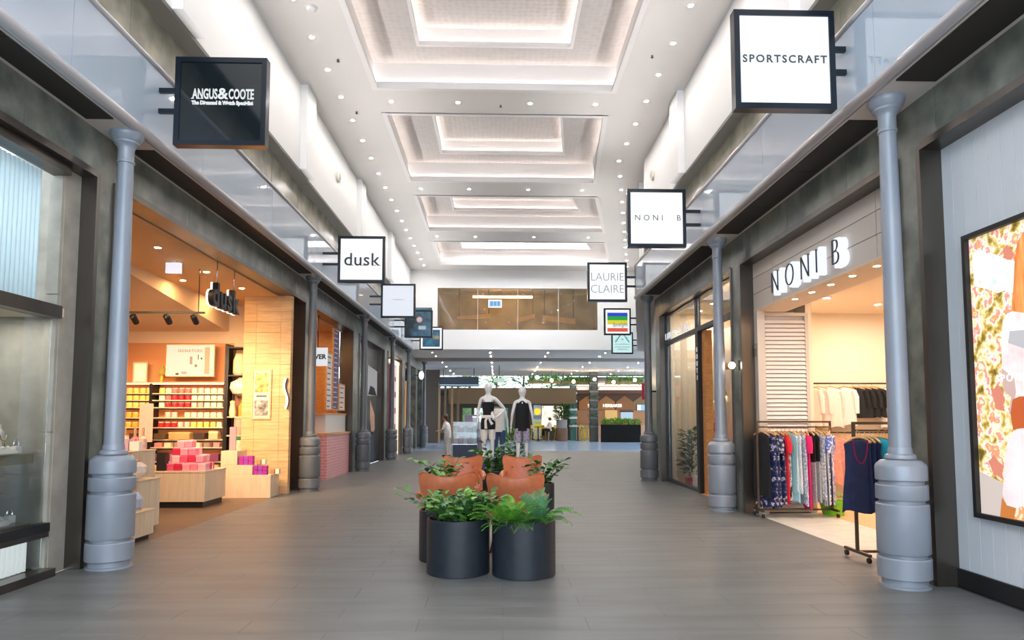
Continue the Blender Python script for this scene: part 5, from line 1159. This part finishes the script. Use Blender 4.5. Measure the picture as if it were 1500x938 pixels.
def figure(h, arms, legs=None, head_r=.115, lean=0, head=True, hipw=.15):
    """arms: {side: (elbow, wrist, hand dir)}; legs: {side: (hip,knee,ankle,toe)}"""
    V = {}; E = []; L = lambda z: lean*max(0, z-.9)
    V['pelvis'] = (0, 0, .92, (hipw, .105)); V['waist'] = (0, L(1.1), 1.1, (hipw*.76, .085)); V['chest'] = (0, L(1.3)-.01, 1.3, (.145, .105)); V['neckb'] = (0, L(1.45), 1.455, (.07, .06)); E += [('pelvis', 'waist'), ('waist', 'chest'), ('chest', 'neckb')]
    if head:
        V['neck'] = (0, L(1.52)-.005, 1.52, .052); V['jaw'] = (0, L(1.58)-.02, 1.585, (.072, .082)); V['skull'] = (0, L(1.67)-.012, 1.675, (head_r, head_r*1.15)); V['crown'] = (0, L(1.74), 1.745, (head_r*.75, head_r*.9)); V['tip'] = (0, L(1.80), 1.80, (head_r*.38, head_r*.45)); E += [('neckb', 'neck'), ('neck', 'jaw'), ('jaw', 'skull'), ('skull', 'crown'), ('crown', 'tip')]
    for s, (el, wr, hd) in arms.items():
        k = 'L' if s > 0 else 'R'; V[k+'sh'] = (s*.17, L(1.41), 1.415, .05); V[k+'el'] = (*el, .036); V[k+'wr'] = (*wr, .024); E += [('neckb', k+'sh'), (k+'sh', k+'el'), (k+'el', k+'wr')]; add_hand(V, E, k+'wr', k+'h', s, hd)
    for s in (-1, 1):
        k = 'l' if s > 0 else 'r'
        hip, kn, an, toe = (legs[s] if legs else ((s*.09, 0, .86), (s*.10, -.02, .48), (s*.105, .02, .08), (s*.12, -.14, .03)))
        V[k+'hip'] = (*hip, .088); V[k+'kn'] = (*kn, .056); V[k+'cf'] = (*(Vector(kn)*.62+Vector(an)*.38+Vector((0, .012, 0))), .05); V[k+'an'] = (*an, .034); V[k+'to'] = (*toe, (.034, .02)); E += [('pelvis', k+'hip'), (k+'hip', k+'kn'), (k+'kn', k+'cf'), (k+'cf', k+'an'), (k+'an', k+'to')]
    f = h/1.82
    V = {k: (v[0]*f, v[1]*f, v[2]*f, tuple(q*f for q in v[3]) if isinstance(v[3], tuple) else v[3]*f) for k, v in V.items()}
    return V, E
def loft(sec, n=20, cap=True):
    mb = MB(); v = []; f = []
    for (z, cx, cy, rx, ry) in sec:
        for k in range(n): a = 2*PI*k/n; v.append((cx+rx*math.cos(a), cy+ry*math.sin(a), z))
    for i in range(len(sec)-1):
        for k in range(n): f.append((i*n+k, i*n+(k+1) % n, (i+1)*n+(k+1) % n, (i+1)*n+k))
    return mb.add(v, f, True)
def pedestal(x, y, w, d, h, lab):
    t = thing('pedestal', lab, 'pedestal', (x, y, 0)); MB().bbox(-w/2, w/2, -d/2, d/2, .03, h-.02, .006).build('body', mat('navy_laminate', (40, 56, 82), rough=.4), t); MB().bbox(-w/2-.01, w/2+.01, -d/2-.01, d/2+.01, h-.02, h, .004).build('top', mat('navy_laminate_top', (52, 66, 90), rough=.4), t); B(-w/2+.03, w/2-.03, -d/2+.03, d/2-.03, 0, .03).build('toe_kick', M_black, t)
MY = 16.4
pedestal(-.26, MY, .62, .62, .50, 'navy plinth under the mannequin with tied white sleeves')
pedestal(.56, MY+.1, .58, .58, .42, 'navy plinth under the mannequin in the black blouse')
pedestal(.0, MY+1.15, .5, .5, .40, 'navy plinth under the headless mannequin')
m1 = thing('mannequin', 'white mannequin in a black camisole with white sleeves tied round the waist', 'mannequin', (-.26, MY, .50))
V, E = figure(1.84, {1: ((.40, .03, 1.17), (.235, -.06, 1.0), (-.7, -.1, -.4)), -1: ((-.235, .02, 1.14), (-.255, -.03, .88), (-.05, -.05, -1))}); skin('body', V, E, M_mann, m1)
loft([(1.0, 0, 0, .135, .105), (1.1, 0, 0, .125, .098), (1.22, 0, -.008, .145, .115), (1.30, 0, -.012, .15, .122), (1.355, 0, -.01, .138, .112)]).build('camisole', M_blk, m1)
for s in (-1, 1): MB().tube([(s*.09, -.10, 1.35), (s*.095, -.06, 1.44), (s*.09, .05, 1.44), (s*.08, .1, 1.33)], .007, 6).build('strap', M_blk, m1)
loft([(.70, 0, 0, .172, .135), (.80, 0, 0, .178, .138), (.92, 0, 0, .168, .125), (1.02, 0, 0, .138, .106)]).build('skirt', M_blk, m1)
loft([(.97, 0, 0, .16, .12), (1.0, 0, 0, .162, .126), (1.04, 0, 0, .148, .116)]).build('waist_tie', M_wcloth, m1)
for (x0, x1, zb) in ((-.06, -.05, .72), (.05, .10, .82)): MB().tube([(x0*.4, -.135, 1.0), (x0, -.15, .9), (x1, -.155, zb)], [.03, .028, .036], 8).build('sleeve_end', M_wcloth, m1)
loft([(.46, -.095, 0, .075, .08), (.70, -.085, 0, .095, .11)], 14).build('lace_hem', M_wcloth, m1); loft([(.46, .095, 0, .075, .08), (.70, .085, 0, .095, .11)], 14).build('lace_hem', M_wcloth, m1)
m2 = thing('mannequin', 'white mannequin in a sleeveless black blouse and patterned shorts', 'mannequin', (.56, MY+.1, .42), PI)
V, E = figure(1.84, {1: ((.235, .02, 1.14), (.265, -.03, .88), (.05, -.05, -1)), -1: ((-.235, .02, 1.14), (-.265, -.03, .88), (-.05, -.05, -1))}); skin('body', V, E, M_mann, m2)
loft([(.74, 0, 0, .185, .14), (.86, 0, 0, .182, .14), (1.08, 0, 0, .165, .13), (1.3, 0, -.005, .168, .13), (1.40, 0, 0, .15, .10), (1.455, 0, 0, .085, .075), (1.475, 0, 0, .065, .06)]).build('blouse', M_blk, m2); B(-.012, .012, .068, .10, 1.36, 1.44).build('keyhole', M_mann, m2)
for s in (-1, 1): loft([(.46, s*.105, -.01, .085, .09), (.62, s*.10, 0, .095, .105), (.80, s*.08, 0, .10, .12)], 14).build('shorts_leg', print_mat('lilac_print%d' % s, [(120, 110, 150), (206, 200, 220), (90, 84, 120), (230, 226, 236)], 26), m2)
m3 = thing('mannequin', 'headless mannequin in a white shirt and blue jeans behind the other two', 'mannequin', (.0, MY+1.15, .40))
V, E = figure(1.62, {1: ((.235, .02, 1.14), (.255, -.03, .88), (.05, -.05, -1)), -1: ((-.235, .02, 1.14), (-.255, -.03, .88), (-.05, -.05, -1))}, head=False); skin('body', V, E, M_mann, m3)
loft([(.72, 0, 0, .165, .125), (.95, 0, 0, .15, .118), (1.16, 0, 0, .15, .118), (1.25, 0, 0, .13, .09), (1.30, 0, 0, .07, .06)]).build('shirt', M_wcloth, m3)
for s in (-1, 1): loft([(.06, s*.095, .01, .05, .055), (.42, s*.09, -.01, .065, .07), (.76, s*.075, 0, .09, .11)], 14).build('jeans_leg', M_jean, m3)

# shopper and display case
M_skin = mat('skin_tone', (206, 160, 134), rough=.55)
pe = thing('person', 'person with brown hair in a pale grey patterned shirt leaning at the glass case', 'person', (-1.98, 26.6, 0), -PI*.62)
V, E = figure(1.64, {1: ((.24, -.10, 1.16), (.20, -.32, 1.10), (0, -1, -.1)), -1: ((-.24, -.06, 1.14), (-.22, -.28, 1.04), (0, -1, -.1))}, lean=-.16); skin('body', V, E, M_skin, pe)
loft([(.72, 0, 0, .165, .13), (.86, 0, -.0, .165, .13), (1.05, 0, -.02, .16, .13), (1.2, 0, -.045, .165, .13), (1.28, 0, -.06, .15, .1), (1.325, 0, -.068, .07, .065)]).build('shirt', print_mat('grey_shirt', [(200, 200, 196), (232, 230, 226), (170, 170, 168)], 18), pe)
for s in (-1, 1):
    loft([(.06, s*.095, .01, .055, .07), (.42, s*.09, -.01, .07, .08), (.78, s*.075, 0, .095, .115)], 14).build('trouser_leg', mat('pale_trousers', (206, 200, 194), rough=.85), pe); MB().tube([(s*.155, -.06, 1.27), (s*.21, -.09, 1.1), (s*.215, -.13, 1.05)], [.06, .055, .05], 8).build('sleeve', MATS['grey_shirt'], pe)
    MB().bbox(s*.105-.045, s*.105+.045, -.17, .07, 0, .07, .02).build('shoe', M_black, pe); MB().ball((s*.03, -.205, 1.50), .009, 8, 5).build('eye', M_black, pe); MB().ball((s*.075, -.11, 1.49), .022, 8, 5, (.4, 1, 1.3)).build('ear', M_skin, pe)
MB().ball((0, -.215, 1.475), .014, 8, 5, (.8, 1.2, 1.3)).build('nose', M_skin, pe); MB().ball((0, -.195, 1.435), .018, 8, 5, (1.3, .5, .4)).build('mouth', mat('lips', (170, 100, 90), rough=.5), pe)
MB().ball((0, -.09, 1.535), .105, 16, 10, (1, 1.05, 1.0)).build('hair', mat('brown_hair', (84, 56, 40), rough=.7, noise=(104, 72, 50), scale=40), pe)
MB().ball((0, -.035, 1.46), .065, 14, 8, (1, .8, 1.3)).build('hair_bun', MATS['brown_hair'], pe)
kc = thing('display_case', 'glass display case on a navy base beside the shopper', 'display case', (-1.18, 24.2, 0))
MB().bbox(-.42, .42, -.4, .4, 0, .56, .01).build('base', mat('navy_laminate', (40, 56, 82)), kc); B(-.43, .43, -.41, .41, .56, .585).build('deck', M_silver, kc); B(-.43, .43, -.41, .41, 1.33, 1.35).build('lid', mat('case_top', (206, 220, 212), rough=.1), kc)
B(-.41, .41, -.40, -.392, .585, 1.33).build('front_pane', M_glass, kc); B(-.41, .41, .392, .40, .585, 1.33).build('rear_pane', M_glass, kc); B(-.41, -.402, -.39, .39, .585, 1.33).build('side_pane', M_glass, kc); B(.402, .41, -.39, .39, .585, 1.33).build('side_pane', M_glass, kc); B(-.4, .4, -.2, .39, .97, .98).build('inner_shelf', mat('inner_shelf', (220, 230, 226), rough=.2), kc)
for k in range(10):
    c = ((236, 226, 232), (226, 180, 204), (240, 240, 240), (206, 190, 214), (214, 226, 226))[k % 5]; n = ('pearl', 'pink', 'white', 'lilac', 'mint')[k % 5]
    gift('packet', '%s packet in the glass display case, %s' % (n, 'front row' if k < 5 else 'shelf row'), 'packet', -1.5+(k % 5)*.16, 24.0 if k < 5 else 24.3, .585 if k < 5 else .98, .13, .2, .22 if k % 2 else .16, c, lid=False)
t = thing('sales_counter', 'mauve fronted sales counter behind the glass display case', 'counter', (-1.1, 28.2, 0)); MB().bbox(-.5, .5, -.3, .3, 0, 1.28, .01).build('body', mat('mauve_counter', (120, 110, 136), rough=.5), t); MB().bbox(-.3, .3, -.1, .0, 1.28, 1.62, .01).build('screen', mat('mauve_screen', (140, 128, 160), rough=.4), t); B(-.52, .52, -.32, .32, 1.28, 1.31).build('top', M_walnut, t)
t = thing('display_case', 'tall glass case between the shopper and the mannequins', 'display case', (-.75, 25.4, 0)); B(-.22, .22, -.2, .2, 0, .3).build('base', mat('grey_base', (130, 132, 128), rough=.5), t); B(-.22, .22, -.2, .2, .3, 1.5).build('glass_body', M_glass, t); B(-.23, .23, -.21, .21, 1.5, 1.54).build('lid', M_silver, t)

# ------------------------------------------------------------------ food court at the far end
fw_ = struct('wall_far', 'far walls and bulkheads of the food court', 'wall')
M_bulk = mat('brown_bulkhead', (112, 92, 66), rough=.7)
B(-3.4, 5.2, 46.0, 46.4, 2.46, 3.55).build('bulkhead', M_bulk, fw_)
B(-12, 16, 58, 58.2, 0, 3.6).build('rear_wall', mat('rear_wall', (170, 158, 140), rough=.7), fw_)
B(-12, -11.8, 29.3, 58, 0, 4.43).build('side_wall', M_bulk, fw_)
B(-9, -3.6, 41.5, 41.7, 0, 4.43).build('dark_wall', mat('dark_timber_wall', (74, 64, 52), rough=.6), fw_)
B(4.6, 16, 46.0, 58, 4.2, 4.3).build('court_ceiling', mat('court_ceiling', (150, 140, 128), rough=.7), fw_); B(-12, 5.2, 46.4, 58, 3.45, 3.55).build('court_ceiling', mat('court_ceiling', (150, 140, 128)), fw_)
for k, x in enumerate((-3.6, -3.25, -2.85, -2.5)):
    o = B(x, x+.12, 40.6, 40.8, 0, 3.6).build('timber_fin', mat('fin_%d' % (k % 2), ((150, 116, 78), (110, 86, 60))[k % 2], rough=.5)); tag(o, 'upright timber fin, %s of four at the far left' % ('first', 'second', 'third', 'fourth')[k], 'fin')
o = B(-3.5, -1.2, 40.0, 40.6, 3.36, 3.92).build('bulkhead_sign', mat('dark_blue_box', (38, 54, 70), rough=.3)); tag(o, 'dark blue box fascia hanging at the far left', 'fascia'); B(-3.48, -1.22, 39.98, 40.0, 3.4, 3.46).build('lit_line', glow('lit_line', (170, 200, 210), .8), o); B(-3.3, -3.26, 40.28, 40.32, 3.92, 4.43).build('hanger', M_black, o); B(-1.5, -1.46, 40.28, 40.32, 3.92, 4.43).build('hanger', M_black, o)
w7 = struct('window_7', 'clerestory glazing with trees outside above the brown bulkhead', 'window')
for k in range(6): B(-3.3+k*1.4, -3.3+k*1.4+1.36, 46.15, 46.17, 3.56, 4.42).build('pane', M_glass, w7); B(-3.34+k*1.4, -3.3+k*1.4, 46.1, 46.22, 3.56, 4.43).build('mullion', M_silver, w7)
for k, (x, y, lab, m) in enumerate(((-2.2, 50.5, 'pale tree outside the clerestory, left', M_leaf2), (-.2, 51.5, 'bright tree outside the clerestory, middle', M_leaf2), (1.8, 50.5, 'dark tree outside the clerestory, right', M_leaf), (3.9, 51, 'bright tree outside the clerestory, far right', M_leaf2))):
    t = thing('tree', lab, 'tree', (x, y, 3.55)); leaf_cluster(420, .8, 2.2, .42, 40+k, .2).build('crown', m, t); MB().tube([(0, 0, 0), (.05, 0, 1.5)], .08, 8).build('trunk', M_walnut, t)
# right kiosk
ks = thing('food_kiosk', 'timber food kiosk with gabled panels and glowing sign', 'kiosk', (8.2, 50, 0))
B(-2.6, 2.9, .2, .3, 0, 3.3).build('back_wall', mat('kiosk_tan', (188, 132, 88), rough=.6), ks); B(-2.6, 2.9, -.6, -.4, 0, 1.0).build('counter', mat('kiosk_counter', (190, 150, 120), rough=.6), ks)
for k, (x, c) in enumerate(((-1.7, (190, 118, 56)), (-.3, (176, 116, 60)), (1.05, (158, 100, 54)), (2.3, (150, 112, 72)))): MB().extr([(x-.62, 2.12), (x+.62, 2.12), (x+.62, 2.72), (x, 3.15), (x-.62, 2.72)], 'y', .1, .2).build('gabled_panel', mat('gable_%d' % k, c, rough=.6), ks)
B(-2.6, 2.9, .15, .2, 2.1, 3.3).build('dark_panel', mat('kiosk_dark', (92, 56, 34), rough=.6), ks); B(-2.6, 2.9, -.5, .3, 3.3, 3.55).build('dark_fascia', mat('kiosk_fascia', (110, 72, 46), rough=.6), ks); B(-2.6, 2.9, -.55, -.5, 3.56, 3.75).build('light_strip', glow('kiosk_strip', (255, 236, 220), 1.3), ks); B(-2.6, 2.9, -.6, -.5, 3.85, 4.05).build('light_strip', glow('kiosk_strip', (255, 236, 220), 1.3), ks); B(-2.6, 2.9, -.5, .3, 3.55, 4.2).build('bulkhead', mat('kiosk_bulk', (226, 200, 180), rough=.6), ks)
lettering('lettering', 'ISLE', .30, glow('kiosk_letters', (255, 250, 236), 1.6), (-1.45, -.02, 2.33), 0, ks, bold=.01); lettering('lettering', 'HERBAKES', .30, glow('kiosk_letters', (255, 250, 236), 1.6), (.12, -.02, 2.33), 0, ks, bold=.01)
B(.75, 1.65, .08, .12, 1.45, 1.95).build('menu_screen', glow('menu_screen', (190, 214, 232), .8), ks); B(.7, 1.7, .04, .12, 1.95, 2.05).build('screen_hood', M_black, ks); B(-.4, .5, .12, .18, 1.2, 2.1).build('lit_panel', glow('amber_lit', (244, 196, 120), .7), ks)
t = thing('wall_screen', 'bright blue and white screen at the right of the kiosk', 'screen', (10.5, 50.05, 2.28)); B(-.36, .36, 0, .06, -.22, .24).build('bezel', M_black, t); B(-.34, .34, -.01, 0, -.2, .22).build('display', glow('blue_display', (150, 206, 240), .9), t); B(-.34, -.05, -.014, -.01, -.2, .22).build('white_half', glow('white_display', (236, 244, 248), .9), t)
# planter box
t = thing('planter_box', 'long black planter box with a clipped green hedge', 'planter', (7.62, 42.7, 0)); MB().bbox(-1.22, 1.22, -.25, .25, 0, 1.1, .01).build('trough', mat('black_trough', (8, 9, 10), rough=.7, spec=.2), t)
hd_ = MB(); rd = random.Random(5)
for i in range(900):
    p = Vector((rd.uniform(-1.2, 1.2), rd.uniform(-.28, .25), 1.08+rd.random()*.34)); d = Vector((rd.uniform(-1, 1), rd.uniform(-1, .4), rd.uniform(-.2, 1))).normalized(); sd = d.cross(Vector((.3, .2, 1))).normalized(); s = rd.uniform(.1, .2); hd_.add([p[:], (p+d*s*.5+sd*s*.25)[:], (p+d*s)[:], (p+d*s*.5-sd*s*.25)[:]], [(0, 1, 2, 3)])
o = hd_.build('hedge', M_leaf2, None, None, (7.62, 42.7, 0)); tag(o, 'clipped green hedge growing in the long black box', 'hedge', kind='stuff')
# hanging greenery
for k, (x0, x1, y, lab) in enumerate(((1.9, 3.9, 43.5, 'left of three'), (4.1, 6.1, 44.5, 'middle of three'), (6.9, 9.4, 44.0, 'right of three'))):
    t = thing('hanging_planter', 'suspended trough of trailing green plants, %s' % lab, 'planter', ((x0+x1)/2, y, 3.7)); w = (x1-x0)/2; B(-w, w, -.15, .15, 0, .2).build('trough', mat('trough_bronze', (150, 120, 90), rough=.5), t)
    rd = random.Random(60+k); fo = MB()
    for i in range(800):
        p = Vector((rd.uniform(-w, w), rd.uniform(-.22, .2), .05+rd.random()*.45)); d = Vector((rd.uniform(-1, 1), rd.uniform(-1, .2), rd.uniform(-.9, 1))).normalized(); sd = d.cross(Vector((.3, .2, 1))).normalized(); s = rd.uniform(.1, .22); fo.add([p[:], (p+d*s*.5+sd*s*.2)[:], (p+d*s)[:], (p+d*s*.5-sd*s*.2)[:]], [(0, 1, 2, 3)])
    o = fo.build('foliage', (M_leaf2, M_leaf2)[k % 2], t); o['kind'] = 'stuff'
    for xx in (-w+.1, w-.1): B(xx-.01, xx+.01, -.01, .01, .2, .73).build('cable', M_black, t)
for k, (x, y, z) in enumerate(((2.3, 41, 3.95), (3.2, 41.5, 3.8), (4.6, 42, 3.75), (5.9, 42, 3.9), (7.0, 41.5, 3.7), (8.4, 42, 3.85))):
    t = thing('pendant_lamp', 'warm glass globe pendant lamp by the hanging greenery', 'lamp', (x, y, z), 0, 'food court pendants'); MB().ball((0, 0, 0), .10, 12, 8).build('globe', glow('pendant', (255, 226, 180), 25), t); MB().tube([(0, 0, .1), (0, 0, 4.43-z)], .008, 5).build('cord', M_black, t)
def plant_column(x, y, w, h, lab, stripes):
    t = thing('planted_column', lab, 'column', (x, y, 0)); MB().bbox(-w/2, w/2, -w/2, w/2, 0, h, .01).build('core', mat('col_dark' if not stripes else 'col_teal', (58, 60, 58) if not stripes else (70, 120, 110), rough=.5), t)
    rd = random.Random(int(x*10)); zz = .9
    while zz < h-.1:
        if stripes: MB().bbox(-w*.62, w*.62, -w*.62, w*.62, zz, zz+.14, .01).build('white_band', M_white, t)
        else: MB().bbox(-w*.55, w*.55, -w*.55, w*.55, zz, zz+.1, .01).build('shelf_ring', M_grey, t)
        fo = MB()
        for i in range(50):
            a = rd.random()*2*PI; p = Vector((w*.6*math.cos(a), w*.6*math.sin(a), zz+.15+rd.random()*.2)); d = Vector((math.cos(a), math.sin(a), rd.uniform(-.6, .6))).normalized(); sd = d.cross(Vector((0, 0, 1))).normalized(); s = rd.uniform(.12, .24); fo.add([p[:], (p+d*s*.5+sd*s*.25)[:], (p+d*s)[:], (p+d*s*.5-sd*s*.25)[:]], [(0, 1, 2, 3)])
        o = fo.build('trailing_leaves', M_leaf, t); o['kind'] = 'stuff'; zz += .56
plant_column(6.05, 43.6, .5, 4.43, 'dark column ringed with trailing plants beside the planter box', False); plant_column(5.05, 46.6, .42, 3.9, 'teal and white banded column with plants', True)
# potted tree, stools, tables, diner, display stand
t = thing('potted_tree', 'bushy potted tree in a tall brown tub', 'tree', (4.15, 45.2, 0)); MB().lathe([(.3, 0), (.38, .02), (.40, .85), (.36, .85)], 20).build('tub', mat('brown_tub', (112, 84, 66), rough=.6), t); MB().lathe([(.36, .85), (.36, 1.4), (.33, 1.4)], 20).build('upper_pot', mat('grey_pot', (130, 130, 134), rough=.6), t); leaf_cluster(300, .42, 1.0, .3, 77, 1.4).build('crown', M_leaf, t); MB().tube([(0, 0, 1.3), (0, 0, 2.2)], .04, 6).build('trunk', M_walnut, t)
st0 = None
M_yel = mat('yellow_stool', (226, 196, 40), rough=.4)
def stool(x, y, lab):
    t = thing('stool', lab, 'stool', (x, y, 0), 0, 'yellow metal stools'); MB().lathe([(.17, .70), (.18, .72), (.17, .74)], 16).build('seat', M_yel, t)
    for k in range(4): a = PI/4+k*PI/2; MB().tube([(.12*math.cos(a), .12*math.sin(a), .70), (.2*math.cos(a), .2*math.sin(a), 0)], .018, 6).build('leg', M_yel, t)
    MB().tube([(.17*math.cos(k*PI/4), .17*math.sin(k*PI/4), .25) for k in range(9)], .01, 5).build('foot_ring', M_yel, t); MB().bbox(-.16, .16, .14, .16, .80, 1.05, .005).build('back', M_yel, t)
    return t
s0 = stool(2.25, 45.0, 'yellow metal stool, leftmost by the diner')
for k, (x, y) in enumerate(((2.6, 45.2), (2.95, 45.6), (3.9, 45.8), (5.55, 45.3), (5.85, 45.5), (5.7, 46.2))): dup(s0, (x, y, 0), .4*k, 'yellow metal stool, %s by the diner' % ('second', 'third', 'fourth')[k] if k < 3 else 'yellow metal stool, %s by the banded column' % ('first', 'second', 'third')[k-3])
for x, y, lab in ((2.55, 44.6, 'dark square cafe table in front of the diner'), (5.3, 45.9, 'small white cafe table by the banded column')):
    t = thing('cafe_table', lab, 'table', (x, y, 0)); MB().bbox(-.35, .35, -.3, .3, .92, .96, .006).build('top', M_walnut if x < 4 else M_white, t); MB().tube([(0, 0, .03), (0, 0, .92)], .04, 8).build('post', M_black, t); MB().lathe([(.22, 0), (.2, .03)], 16).build('foot', M_black, t)
di = thing('person', 'seated diner in a cream top and dark trousers at the far tables', 'person', (3.35, 45.3, .26), -PI/2.4)
lg = {s: ((s*.09, -.04, .86*.0+.52), (s*.11, -.42, .54), (s*.11, -.44, .12), (s*.12, -.58, .06)) for s in (-1, 1)}
V, E = figure(1.7, {1: ((.24, -.12, 1.12), (.18, -.34, 1.05), (0, -1, 0)), -1: ((-.24, -.12, 1.12), (-.18, -.34, 1.05), (0, -1, 0))})
def seat(V):
    W = {}
    for k, v in V.items():
        z = v[2]; W[k] = v
    dz = -.42
    for k in list(W):
        if k[0] in 'lr' and k[1:] in ('hip', 'kn', 'cf', 'an', 'to'):
            s = 1 if k[0] == 'l' else -1; p = {'hip': (s*.085, -.05, .46), 'kn': (s*.1, -.42, .47), 'cf': (s*.1, -.43, .32), 'an': (s*.1, -.42, .06), 'to': (s*.11, -.55, .02)}[k[1:]]; W[k] = (*p, v[3])
        else: W[k] = (v[0], v[1], v[2]+dz, v[3])
    return W
V = seat(V); skin('body', V, E, M_skin, di)
loft([(.40, 0, 0, .165, .13), (.62, 0, 0, .15, .12), (.85, 0, 0, .165, .13), (.93, 0, 0, .14, .09), (.97, 0, 0, .07, .065)]).build('top', mat('cream_top', (236, 222, 196), rough=.85), di)
for s in (-1, 1):
    MB().tube([(s*.085, 0, .46), (s*.1, -.42, .47), (s*.1, -.42, .08)], [.095, .075, .06], 10).build('trouser_leg', M_blk, di); MB().bbox(s*.1-.045, s*.1+.045, -.6, -.37, -.02, .06, .02).build('shoe', M_black, di); MB().tube([(s*.16, 0, .92), (s*.22, -.1, .66), (s*.18, -.28, .6)], [.055, .05, .045], 8).build('sleeve', MATS['cream_top'], di)
MB().ball((0, .02, 1.19), .112, 12, 8).build('hair', MATS['brown_hair'], di)
t = thing('stool', 'dark box stool under the seated diner', 'stool', (3.35, 45.32, 0)); MB().bbox(-.18, .18, -.18, .18, .60, .66, .01).build('seat', M_black, t)
for sx_ in (-1, 1):
    for sy_ in (-1, 1): B(sx_*.15-.015, sx_*.15+.015, sy_*.15-.015, sy_*.15+.015, 0, .60).build('leg', M_black, t)
t = thing('display_stand', 'white display stand with a yellow disc and lime shelves', 'stand', (2.62, 46.55, 0)); B(-.27, .27, 0, .06, .1, 2.4).build('panel', mat('stand_white', (222, 230, 232), rough=.5), t)
MB().lathe([(.22, -.01), (.22, .01)], 24).build('yellow_disc', mat('disc_yellow', (250, 210, 30), rough=.4, emit=.3), t, None, (0, -.02, 1.95)).rotation_euler = (PI/2, 0, 0)
for z, c, h in ((1.45, (130, 150, 176), .2), (1.2, (206, 220, 100), .14), (.9, (226, 226, 60), .2)): B(-.27, .27, -.1, 0, z, z+h).build('shelf_box', mat('sb_%d_%d_%d' % c, c, rough=.5), t)
B(-.3, .3, -.15, .2, 0, .1).build('foot', M_grey, t); MB().frame(-.3, .3, 1.65, 2.45, .03, -.02, .08, 'y').build('frame', M_slate, t)
w8 = struct('window_8', 'bright shop windows under the brown bulkhead', 'window')
for k, (x0, x1, z0, z1, c, s) in enumerate(((-2.5, -1.9, .2, 2.2, (120, 160, 110), .3), (-1.7, -.6, .8, 2.2, (214, 232, 220), .7), (-.5, .1, 0, 2.3, (120, 130, 110), .2), (.15, .6, 0, 2.2, (70, 150, 140), .35), (2.9, 4.4, .9, 2.35, (255, 240, 216), .9))): B(x0, x1, 47.0, 47.1, z0, z1).build('lit_pane', print_mat('farpane%d' % k, [tuple(int(v*.6) for v in c), c, tuple(min(255, int(v*1.15)) for v in c)], 3.5, s), w8)
B(-3.4, 5.2, 47.1, 47.2, 0, 2.5).build('shop_back', mat('far_brown', (90, 78, 60), rough=.7), w8)
t = thing('potted_shrub', 'round green shrub between the two front mannequins', 'plant', (.42, 18.6, 0)); MB().lathe([(.2, 0), (.25, .4), (.22, .4)], 16).build('pot', M_planter, t); leaf_cluster(260, .32, .8, .2, 91, .4).build('foliage', M_leaf2, t)
o = B(-.3, .3, 38.0, 38.06, 3.5, 3.72).build('exit_sign', glow('far_exit', (206, 226, 220), .8)); tag(o, 'small white exit sign hanging under the far low ceiling', 'sign'); B(-.02, .02, 38.02, 38.04, 3.72, 4.43).build('hanger_rod', M_black, o)
